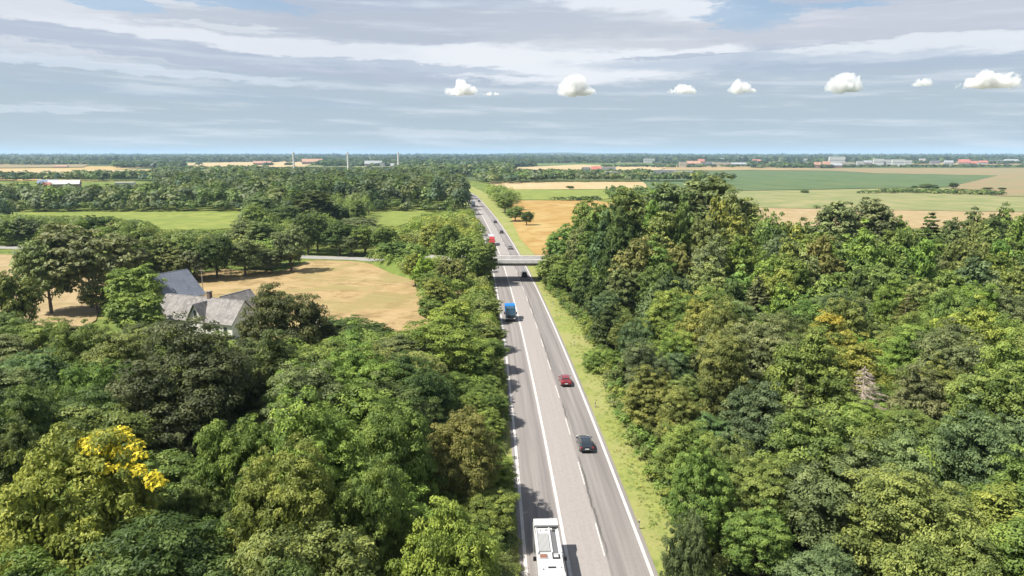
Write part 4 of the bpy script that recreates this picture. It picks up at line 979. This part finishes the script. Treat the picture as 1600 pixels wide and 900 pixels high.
building(72, 295, 9, 8, 'brick', 'red', 'gable', 'small red building at the left gable of the pale-roofed farm', 'barn', 'barn')
building(97, 293, 42, 9, 'brick', 'white', 'gable', 'long red farm building with pale roof far at the left', 'barn', 'barn', depth=.35)
building(192, 292, 26, 5, 'white', 'white', 'flat', 'low long white shed among trees right of the red farm', 'shed', 'shed')
building(48, 251, 7, 5, 'white', 'grey', 'flat', 'pale block far away above the left wheat fields')
building(66, 252, 12, 5, 'white', 'white', 'flat', 'white hall far away above the left wheat fields', 'hall', 'hall')
building(92, 262, 18, 3, 'cream', 'orange', 'gable', 'low cream house at the edge of the far left wheat')
building(243, 257, 10, 5, 'white', 'white', 'flat', 'single white house in the far woods at left')
building(265, 256, 14, 4, 'white', 'grey', 'flat', 'pale grey-roofed hall right of the single white house', 'hall', 'hall')
building(330, 276, 13, 6, 'white', 'white', 'gable', 'white house half hidden by far trees left of the first tower')
building(408, 258, 26, 5, 'brick', 'orange', 'gable', 'terracotta building left of the first white tower')
building(486, 257, 30, 7, 'pink', 'orange', 'gable', 'pinkish building right of the first white tower')
building(582, 260, 26, 7, 'cream', 'grey', 'gable', 'cream house between the second and third white tower')
building(597, 261, 7, 5, 'white', 'white', 'flat', 'small bright white house beside the third white tower')
building(618, 263, 16, 6, 'brick', 'grey', 'gable', 'brownish house at the foot of the third white tower')
building(700, 258, 16, 4, 'white', 'grey', 'flat', 'pale hall in the far woods beyond the road bend', 'hall', 'hall')
building(745, 256, 10, 4, 'white', 'white', 'flat', 'small white house far beyond the road bend')
building(916, 270, 12, 7, 'brick', 'dark', 'gable', 'dark-roofed farm barn beyond the wheat field', 'barn', 'barn')
building(932, 271, 15, 9, 'brick', 'red', 'gable', 'red farm building beyond the wheat field', 'barn', 'barn')
building(951, 270, 22, 7, 'brick', 'dark', 'gable', 'long dark farm shed right of the red farm building', 'barn', 'barn')
building(956, 274, 20, 4, 'white', 'white', 'flat', 'low white shed in front of the long dark farm shed', 'shed', 'shed')
building(1033, 271, 46, 4, 'grey', 'white', 'flat', 'long pale greenhouse at the left edge of the crop field', 'greenhouse', 'greenhouse', depth=.3)
building(1075, 273, 40, 4, 'grey', 'white', 'flat', 'second long pale greenhouse beside the crop field', 'greenhouse', 'greenhouse', depth=.3)
town = [(1015, 254, 16, 5, 'white', 'grey', 'flat'), (1042, 250, 10, 4, 'white', 'white', 'flat'), (1068, 261, 12, 6, 'cream', 'white', 'flat'), (1085, 259, 20, 6, 'cream', 'orange', 'gable'), (1055, 252, 9, 4, 'white', 'white', 'flat'), (1096, 256, 10, 6, 'pink', 'red', 'gable'), (1112, 258, 16, 4, 'grey', 'dark', 'gable'), (1130, 260, 26, 5, 'cream', 'grey', 'flat'), (1128, 253, 8, 5, 'white', 'white', 'flat'), (1150, 259, 34, 4, 'pink', 'grey', 'gable'), (1170, 251, 20, 4, 'grey', 'grey', 'flat'), (1183, 254, 12, 4, 'white', 'red', 'gable'), (1250, 253, 24, 4, 'white', 'white', 'flat'), (1262, 258, 8, 4, 'white', 'dark', 'gable'), (1278, 262, 10, 7, 'brick', 'orange', 'gable'), (1292, 262, 11, 8, 'pink', 'orange', 'gable'), (1325, 260, 22, 5, 'cream', 'white', 'flat'), (1345, 258, 10, 5, 'white', 'grey', 'flat'), (1357, 257, 12, 5, 'pink', 'grey', 'gable'), (1374, 258, 14, 8, 'white', 'white', 'flat'), (1390, 258, 12, 7, 'white', 'grey', 'flat'), (1405, 259, 16, 8, 'white', 'white', 'flat'), (1420, 258, 10, 6, 'white', 'white', 'flat'), (1442, 254, 8, 5, 'white', 'grey', 'flat'), (1462, 256, 12, 4, 'grey', 'dark', 'gable'), (1484, 257, 12, 5, 'white', 'grey', 'gable'), (1538, 256, 12, 4, 'grey', 'red', 'gable'), (1560, 255, 16, 4, 'pink', 'dark', 'gable'), (1583, 255, 18, 5, 'white', 'grey', 'gable')]
kinds = {}
for q in town: kinds.setdefault(q[4:7], []).append(q)
for (wl, rf, kd), L in kinds.items():
    L.sort()
    for k, q in enumerate(L):
        what = f'{wl}-walled {"flat-roofed block" if kd == "flat" else "gabled house"} with {rf} roof in the far town'
        pre = '' if len(L) == 1 else ('leftmost ' if k == 0 else 'rightmost ' if k == len(L) - 1 else ORD[k] + 'from left ')
        building(*q, (pre + what) if pre else 'lone ' + what, 'town_building', 'building', 'buildings of the far town')
building(1310, 256, 22, 9, 'white', 'white', 'flat', 'tall bright white industrial hall standing out of the far town', 'hall', 'hall')
building(1300, 262, 34, 6, 'brick', 'grey', 'gable', 'row of terracotta terraced houses in front of the white hall', 'terrace', 'terrace')
building(1508, 259, 15, 8, 'pink', 'red', 'gable', 'bright red-roofed house at the right end of the far town')
building(1522, 259, 11, 6, 'pink', 'red', 'gable', 'smaller red-roofed house right of the bright red-roofed one')
for k, (px, lb) in enumerate(((458, 'leftmost of three slender white towers above the far wood'), (543, 'middle one of three slender white towers above the far wood'), (622, 'rightmost of three slender white towers above the far wood'))):
    d = ray(px, 239); t = 1550 / d[1]; e = empty('white_tower', (d[0] * t, 1550, 0), 0, lb, 'tower', 'white towers above the far wood')
    ht = H + d[2] * t
    MB().tube((0, 0, -1), (0, 0, ht), 2.3, 1.7, 12).build('shaft', WHITE, e, smooth=False); MB().box(-1.7, 1.7, -2.6, 2.6, ht, ht + 2.6, .85).build('head', WHITE, e)
d = ray(788, 252); x, y, _ = at(788, 266); e = empty('white_tower', (x, y, 0), 0, 'small thin white mast in the woods beyond the road bend', 'mast', 'white towers above the far wood')
MB().tube((0, 0, -1), (0, 0, 17), .8, .5, 8).build('shaft', BM['white'], e); MB().box(-1.2, 1.2, -1.2, 1.2, 17, 18.5).build('head', BM['white'], e)

# ------------------------------------------------------------------ vehicles
TYRE = mat('tyre', (.015, .015, .016), .85); RIM = mat('rim', (.4, .4, .42), .35, .8); GLASS = mat('window_glass', (.02, .026, .032), .06, spec=.8, coat=.5); LAMP_R = mat('tail_lamp', (.35, .015, .012), .25, coat=.5); LAMP_W = mat('head_lamp', (.7, .7, .68), .15, coat=.5)
TRIM = mat('black_trim', (.02, .02, .022), .5); PLATE = mat('plate', (.75, .75, .72), .5)
def wheel(p, x, y, r, w):
    o = MB().tube((-w / 2, 0, 0), (w / 2, 0, 0), r, r, 18).build('wheel', TYRE, p, .03); o.location = (x, y, r)
    s = 1 if x > 0 else -1
    q = MB().tube((s * (w / 2 - .02), 0, 0), (s * (w / 2 + .012), 0, 0), r * .66, r * .6, 12).build('rim', RIM, o); return o
def ring(y, z0, z1, hb, ht, c=.07):
    """rounded section across the car"""
    return [(-hb + c, y, z0), (hb - c, y, z0), (hb, y, z0 + c), (hb + .01, y, (z0 + z1) / 2), (ht, y, z1 - c), (ht - c * 1.3, y, z1), (-ht + c * 1.3, y, z1), (-ht, y, z1 - c), (-hb - .01, y, (z0 + z1) / 2), (-hb, y, z0 + c)]
def make_car(label, paint, kind='hatchback', name='car', group='cars driving away in the right lanes'):
    """forward is +y"""
    e = empty(name, (0, 0, 0), 0, label, 'car', group); est = kind == 'estate'; suv = kind == 'suv'; z = .12 if suv else 0
    sec = [(-2.16, .36, .72 + z, .74, .72), (-2.08, .26, .90 + z, .84, .80), (-1.75, .24, .98 + z, .88, .84), (-.6, .22, .97 + z, .90, .86), (.75, .22, .95 + z, .90, .85), (1.15, .22, .93 + z, .89, .83), (1.75, .24, .82 + z, .87, .78), (2.05, .28, .70 + z, .82, .72), (2.16, .36, .58 + z, .74, .66)]
    MB().loft([ring(*s) for s in sec]).build('body', paint, e, smooth=False, bevel=.03)
    rb = -1.95 if (est or suv) else -1.9
    prof = [(rb, .93 + z, .80, .76), (rb + (.28 if (est or suv) else .55), 1.36 + z * 1.6, .80, .60), (-.55, 1.46 + z * 1.6, .82, .60), (.15, 1.43 + z * 1.6, .82, .60), (1.15, .94 + z, .80, .74)]
    rr = [[(-b, y, .88 + z), (b, y, .88 + z), (t, y, h), (-t, y, h)] for y, h, b, t in prof]
    rr = [rr[0]] + rr[1:]
    MB().loft(rr).build('cabin', paint, e, bevel=.04)
    def panel(nm, a, b, c, d, m=GLASS, off=.018, inset=.10):
        P = [Vector(q) for q in (a, b, c, d)]; ce = sum(P, Vector()) / 4; P = [p + (ce - p) * inset for p in P]; n = (P[1] - P[0]).cross(P[3] - P[0]).normalized()
        return MB().quad(*[p + n * off for p in P], .012).build(nm, m, e)
    r = rr
    panel('rear_window', r[0][0], r[0][1], r[1][2], r[1][3]); panel('windscreen', r[4][1], r[4][0], r[3][3], r[3][2])
    for s in (0, 1):
        for i, j in ((1, 2), (2, 3)):
            z0 = .95 + z; a = Vector(r[i][1]); b = Vector(r[j][1]); c = Vector(r[j][2]); d_ = Vector(r[i][2]); a.z = b.z = z0
            P = [a, b, c, d_]
            if s: P = [Vector((-p.x, p.y, p.z)) for p in P][::-1]
            panel('side_window', *P, off=.03, inset=.08)
    if kind == 'glassroof': panel('roof_glass', r[1][3], r[1][2], r[3][2], r[3][3], off=.012, inset=.12)
    for s in (-1, 1):
        MB().box(s * .73 - .15, s * .73 + .15, -2.155, -2.07, .66 + z, .86 + z).build('tail_light', LAMP_R, e, .02)
        MB().box(s * .66 - .18, s * .66 + .18, 2.03, 2.12, .58 + z, .70 + z).build('headlight', LAMP_W, e, .02)
        MB().box(s * .98 - .10, s * .98 + .10, .68, .82, .93 + z, 1.06 + z).build('mirror', paint, e, .03)
        for yy_ in (-1.32, 1.34): wheel(e, s * .80, yy_, .33 + z * .4, .22)
    MB().box(-.26, .26, -2.20, -2.15, .54 + z, .65 + z).build('number_plate', PLATE, e)
    MB().box(-.80, .80, -2.19, -2.06, .30, .46).build('rear_bumper', TRIM, e, .03)
    MB().box(-.34, .34, -2.13, -2.05, .90 + z, .925 + z).build('boot_lip', TRIM, e)
    return e
def drive(e, Y, off, away=True, z=.10):
    tx = (cx(Y + 3) - cx(Y - 3)) / 6; a = -atan(tx)
    e.location = (cx(Y) + off, Y, .06); e.rotation_euler = (0, 0, a + (0 if away else pi)); return e
def paint(name, c, metal=.25): return mat(name, c, .28, metal, .5, .8)
NAVY = paint('paint_night_blue', (.018, .026, .036)); RED = paint('paint_dark_red', (.22, .018, .022)); BLACK = paint('paint_black', (.015, .015, .018)); GREY = paint('paint_grey', (.20, .19, .20)); WHITEP = paint('paint_white', (.50, .50, .49), 0.); BLUE = paint('paint_blue', (.012, .16, .50), 0.); LRED = paint('paint_red', (.40, .035, .03), 0.)
drive(make_car('dark blue-black hatchback with glass roof, nearest car in the right lane', NAVY, 'glassroof'), 84.6, 3.35)
drive(make_car('dark red car in the right lane between hatchback and bridge', RED, 'hatchback'), 110.2, 3.6)
drive(make_car('black high car about to pass under the bridge', BLACK, 'suv'), 213.5, 3.7)
drive(make_car('grey car just beyond the bridge in the right lane', GREY, 'estate'), 277, 3.4)
drive(make_car('black car beyond the bridge, next after the grey car', BLACK, 'estate'), 334, 3.4)
drive(make_car('farther black car beyond the bridge', BLACK, 'hatchback'), 385, 3.5)
drive(make_car('tiny dark car near the road bend, farthest in the right lanes', NAVY, 'hatchback'), 560, 3.4)

def make_lorry(label, cabp, boxp, length, wide=2.5, high=3.6, cat='lorry', deflector=True):
    """forward is +y"""
    e = empty('lorry', (0, 0, 0), 0, label, cat, 'lorries coming towards the bridge'); f = length / 2; w = wide / 2
    MB().box(-w + .25, w - .25, -f, f - .3, .55, .95).build('chassis', TRIM, e)
    MB().loft([[(-w, y, z0), (w, y, z0), (w, y, z1), (-w, y, z1)] for y, z0, z1 in ((f - 2.1, .6, 2.75), (f - .55, .6, 2.80), (f - .22, .6, 2.0), (f - .04, .6, 1.6), (f, .55, .9))]).build('cab', cabp, e, .08)
    MB().quad((w - .16, f - .02 - .16, 1.82), (-w + .16, f - .18, 1.82), (-w + .22, f - .50, 2.66), (w - .22, f - .50, 2.66), .02).build('windscreen', GLASS, e)
    for s in (-1, 1):
        P = [(s * (w + .012), f - 1.5, 1.75), (s * (w + .012), f - .5, 1.75), (s * (w + .012), f - .68, 2.5), (s * (w + .012), f - 1.5, 2.5)]
        MB().quad(*(P if s > 0 else P[::-1]), .012).build('side_window', GLASS, e)
        MB().box(s * (w - .28) - .2, s * (w - .28) + .2, f - .02, f + .05, .75, .95).build('headlight', LAMP_W, e, .02)
        MB().box(s * (w + .2) - .13, s * (w + .2) + .13, f - .42, f - .30, 1.75, 2.35).build('mirror', TRIM, e, .03)
        for yy_ in ((f - 1.2, -f + 1.2) if length < 9 else (f - 1.2, -f + 1.4, -f + 2.7)): wheel(e, s * (w - .2), yy_, .5, .32)
    MB().box(-w + .35, w - .35, f - .03, f + .03, 1.0, 1.5).build('grille', TRIM, e, .01)
    MB().box(-w, w, f - .2, f + .09, .38, .72).build('bumper', TRIM, e, .04)
    if deflector: MB().loft([[(-w + .12, y, 2.78), (w - .12, y, 2.78), (w - .2, y, z1), (-w + .2, y, z1)] for y, z1 in ((f - 2.1, high), (f - 1.5, high - .06), (f - .8, 2.95))]).build('wind_deflector', cabp, e, .08)
    bx_ = MB().box(-w, w, -f, f - 2.35, .95, high + .05).build('cargo_box', boxp, e, .04)
    MB().box(-w + .05, w - .05, -f - .03, -f, 1.0, high - .05).build('rear_door', boxp, e); return e
drive(make_lorry('blue lorry coming towards the camera before the bridge', paint('paint_petrol', (.018, .055, .085), 0.), mat('blue_tarpaulin', (.008, .14, .42), .6, spec=.2), 5.2, 2.35, 3.3), 155.5, -3.75, False)
drive(make_lorry('red-cabbed lorry with white box beyond the bridge', LRED, WHITEP, 10.5, 2.55, 3.9), 290, -3.7, False)
drive(make_lorry('white lorry far away where the road bends', WHITEP, WHITEP, 9, 2.5, 3.8), 512, -3.7, False)

def motorhome():
    """forward is +y; the picture's right is -x"""
    e = empty('motorhome', (0, 0, 0), 0, 'long white motorhome with roof hatches, cut off by the bottom edge', 'motorhome'); w = 1.22; top = 2.95
    MB().loft([[(-w, y, z0), (w, y, z0), (w, y, z1 - .15), (w - .12, y, z1), (-w + .12, y, z1), (-w, y, z1 - .15)] for y, z0, z1 in ((-4.7, .5, top), (3.2, .45, top), (4.0, .45, top - .12), (4.35, 1.7, top - .55))]).build('body', WHITEP, e, .06)
    MB().loft([[(-1.0, y, .4), (1.0, y, .4), (1.0, y, z1), (-1.0, y, z1)] for y, z1 in ((3.9, 1.9), (4.5, 1.75), (5.2, 1.2), (5.5, .8))]).build('bonnet', WHITEP, e, .1)
    MB().quad((.9, 4.98, 1.42), (-.9, 4.98, 1.42), (-.85, 4.42, 1.86), (.85, 4.42, 1.86), .02).build('windscreen', GLASS, e)
    WB = mat('sun_bleached_white', (.40, .40, .395), .6); RIB = mat('ribbed_grey', (.17, .175, .175), .5); BROWN = mat('brown_acrylic', (.20, .085, .05), .25, coat=.4)
    MB().box(-w + .02, w - .02, -4.72, -3.55, top + .003, top + .22, .97).build('roof_pod', WHITEP, e, .05)
    MB().box(-w + .06, w - .06, -3.52, -3.30, top + .003, top + .06).build('pod_recess_shade', TRIM, e)  # black slab stands in for shade in the recess by the pod
    fr = MB().box(-.08, .94, -2.30, .72, top + .003, top + .07).build('roof_panel', RIB, e)
    for i in range(9): x = -.02 + i * .11; MB().box(x, x + .05, -2.22, .64, top + .073, top + .10).build('rib', WB, fr)
    for x in (-.22, 1.02): MB().box(x - .06, x + .06, -3.2, .95, top + .05, top + .16).build('roof_rail', WHITEP, e, .02)
    MB().box(-.78, -.34, -3.0, .9, top + .003, top + .02).build('recess_shade_strip', mat('recess_shade_grey', (.10, .10, .105), .8), e)  # dark strip stands in for shade in the recess beside the panel
    MB().box(-1.12, -1.0, -2.6, .9, top - .10, top + .12).build('awning', WB, e, .03)
    for q in ((1.02, 1.12, -3.2, -2.4), (-.98, -.52, -3.26, -3.06), (-.80, -.50, -2.98, -2.62), (.0, .16, -3.0, -2.86), (-1.14, -1.06, 1.2, 3.6)):
        MB().box(*q, top + .004, top + .035).build('roof_fitting_and_gap', TRIM, e)  # black slabs: small boxes, and the shade of slits and gaps as colour
    for x in (-.22, 1.02): MB().box(x - .03, x + .03, .95, 1.05, top, top + .12).build('rail_foot', TRIM, e)
    h1 = MB().box(.22, .98, 1.12, 1.78, top + .003, top + .10).build('roof_hatch', WB, e, .03); MB().box(.28, .92, 1.18, 1.72, top + .10, top + .15).build('hatch_lid', BROWN, h1, .04)
    h2 = MB().box(-.85, -.18, 1.12, 1.78, top + .003, top + .09).build('roof_hatch', TRIM, e, .02); MB().box(-.72, -.30, 1.24, 1.66, top + .09, top + .13).build('hatch_lid', WB, h2, .03)
    MB().box(-.38, .32, 2.92, 3.14, top + .003, top + .05).build('roof_vent', TRIM, e, .01)
    for x, y in ((.75, 3.3), (-.82, 3.1), (0, -2.9), (.6, -2.8)): MB().tube((x, y, top), (x, y, top + .1), .07, .06, 10).build('vent_cap', RIM, e)
    for s in (-1, 1):
        for y in (-3.0, 3.9): wheel(e, s * (w - .17), y, .36, .26)
        P = [(s * (w + .012), -2.2, 1.6), (s * (w + .012), -.9, 1.6), (s * (w + .012), -.9, 2.2), (s * (w + .012), -2.2, 2.2)]
        MB().quad(*(P if s > 0 else P[::-1]), .02).build('side_window', GLASS, e)
        MB().box(s * 1.36 - .14, s * 1.36 + .14, .98, 1.14, 2.35, 2.75).build('side_mirror', TRIM, e, .03)
        MB().box(s * .9 - .15, s * .9 + .15, -4.76, -4.69, .9, 1.3).build('tail_light', LAMP_R, e, .02)
    MB().box(-.5, .5, -4.74, -4.69, 1.7, 2.2).build('rear_window', GLASS, e)
    return e
drive(motorhome(), 56.2, -3.75, False)

def undergrowth():
    L = []
    for k in range(420):
        y = rng.uniform(40, 212); x = wood_edge_r(y) + rng.uniform(-.6, 2.2); L.append((x, y, 0, rng.uniform(1.2, 3.2), rng.uniform(.8, 1.6)))
    for k in range(460):
        y = rng.uniform(40, 205); x = cx(y) - HW - rng.uniform(1.2, 3.8); L.append((x, y, 0, rng.uniform(1., 3.0), rng.uniform(.7, 1.25)))
    c = pick({'mid green': 2, 'fresh green': 2, 'olive': 1.5, 'yellow-green': 1.2, 'dark green': .6}, len(L))
    mass('undergrowth', [(*a, b) for a, b in zip(L, c)], 170, .22, 41)
undergrowth()
def weeds():
    L = []
    for k in range(900):
        y = 42 + 170 * rng.random() ** 1.4; w = wood_edge_r(y) - cx(y) - HW; f = rng.random() ** .6
        L.append((cx(y) + HW + .9 + f * (w - 1.2), y, -.05, rng.uniform(.08, .3), rng.uniform(.15, .5)))
    g = [(.20, .23, .06), (.26, .27, .07), (.30, .25, .10), (.15, .20, .05)]; c = [tuple(np.array(g[k]) * 1.15) for k in rng.choice(4, len(L), p=[.35, .3, .15, .2])]
    mass('verge_weeds', [(*a, b) for a, b in zip(L, c)], 46, .22, 43)
weeds()

# ------------------------------------------------------------------ fair weather clouds, far outside the haze
CLOUD = bpy.data.materials.new('cloud_vapour'); CLOUD.use_nodes = True
_n = NT(CLOUD.node_tree); CLOUD.node_tree.nodes.clear(); _o = _n.n('ShaderNodeOutputMaterial'); _v = _n.n('ShaderNodeVolumePrincipled')
_v.inputs['Color'].default_value = (1, 1, 1, 1); _v.inputs['Density'].default_value = .012; _v.inputs['Anisotropy'].default_value = .2
_tc = _n.n('ShaderNodeTexCoord'); _sp = _n.n('ShaderNodeSeparateXYZ'); _n.put(_sp.inputs[0], _tc.outputs['Generated'])
_q = lambda o, c, k: _n.m('POWER', _n.m('MULTIPLY', _n.m('SUBTRACT', o, c), k), 2.)
_r2 = _n.m('ADD', _q(_sp.outputs[0], .5, 2.), _q(_sp.outputs[2], .30, 1.43))          # vapour thins out towards the rim
_w = _n.m('ADD', _n.m('MULTIPLY_ADD', _n.noise(_tc.outputs['Object'], 1 / 90, 6., .62), 1.7, -.85), _n.m('MULTIPLY_ADD', _r2, -.62, .62))
_n.put(_v.inputs['Density'], _n.m('MULTIPLY', _n.rng(_w, .06, .55), .024))
CLOUD.node_tree.links.new(_v.outputs[0], _o.inputs['Volume'])
_tx = bpy.data.textures.new('cloud_bumps', 'CLOUDS'); _tx.noise_scale = 55; _tx.noise_depth = 3
def cloud(px, py, wpx, hpx, seed, label, D=8500):
    g = np.random.default_rng(seed); d = ray(px, py + hpx * .45); t = D / d[1]; k = t / F; W = wpx * k / 2; Hh = hpx * k
    import bmesh
    bm = bmesh.new()
    n = 9
    for i in range(n):
        u = -1 + 2 * (i + .5) / n + g.normal(0, .06); env = (1 - abs(u) ** 2.2) ** .7 * g.uniform(.4, 1.0); r = max(.14 * Hh, .42 * Hh * env)
        for z in ((r * .75, 1.), (Hh * env - r * .7, .75)):
            r2 = r * z[1]
            M = bmesh.ops.create_icosphere(bm, subdivisions=2, radius=r2)
            for v in M['verts']: v.co += Vector((u * W * .86, g.normal(0, .12) * W, max(r2 * .7, z[0])))
    for v in bm.verts: v.co.z = max(v.co.z, -.03 * Hh + .02 * Hh * sin(v.co.x * .02))
    me = bpy.data.meshes.new('cumulus_cloud'); bm.to_mesh(me); bm.free(); me.materials.append(CLOUD)
    o = link('cumulus_cloud', me); o.location = (d[0] * t, D, H + d[2] * t)
    m = o.modifiers.new('merge', 'REMESH'); m.mode = 'VOXEL'; m.voxel_size = max(8, Hh / 14)
    m = o.modifiers.new('bumps', 'DISPLACE'); m.texture = _tx; m.strength = Hh * .16; m.mid_level = .5
    tag(o, label, 'cloud', 'small white clouds low in the sky'); return o
cloud(720, 136, 62, 28, 1, 'compact white cloud left of the road bend, leftmost in the row of puffs')
cloud(768, 145, 34, 9, 2, 'thin wisp trailing right of the leftmost puff cloud')
cloud(900, 131, 74, 40, 3, 'tall peaked white cloud, second in the row of puffs')
cloud(1066, 138, 58, 18, 4, 'low flat white cloud, third in the row of puffs')
cloud(1160, 134, 56, 25, 5, 'medium white cloud, fourth in the row of puffs')
cloud(1318, 128, 74, 35, 6, 'white cloud with a raised right end, fifth in the row of puffs')
cloud(1440, 127, 38, 17, 7, 'small faint white cloud between the two larger right-hand ones')
cloud(1550, 122, 130, 34, 8, 'largest long white cloud at the right margin of the sky')

# ------------------------------------------------------------------ haze
HM = bpy.data.materials.new('haze_air'); HM.use_nodes = True; _n = NT(HM.node_tree); HM.node_tree.nodes.clear(); _o = _n.n('ShaderNodeOutputMaterial'); _v = _n.n('ShaderNodeVolumePrincipled')
_v.inputs['Color'].default_value = (.50, .72, 1., 1); _v.inputs['Density'].default_value = 6.0e-5; _v.inputs['Anisotropy'].default_value = .0
HM.node_tree.links.new(_v.outputs[0], _o.inputs['Volume'])
hz = MB().box(-31000, 31000, -31000, 31000, -40, 150).build('haze', HM); hz['kind'] = 'stuff'
dup = {k: v for k, v in LABELS.items() if len(v) > 1}
print('LABELS', len(LABELS), 'shared', len(dup), list(dup)[:5])
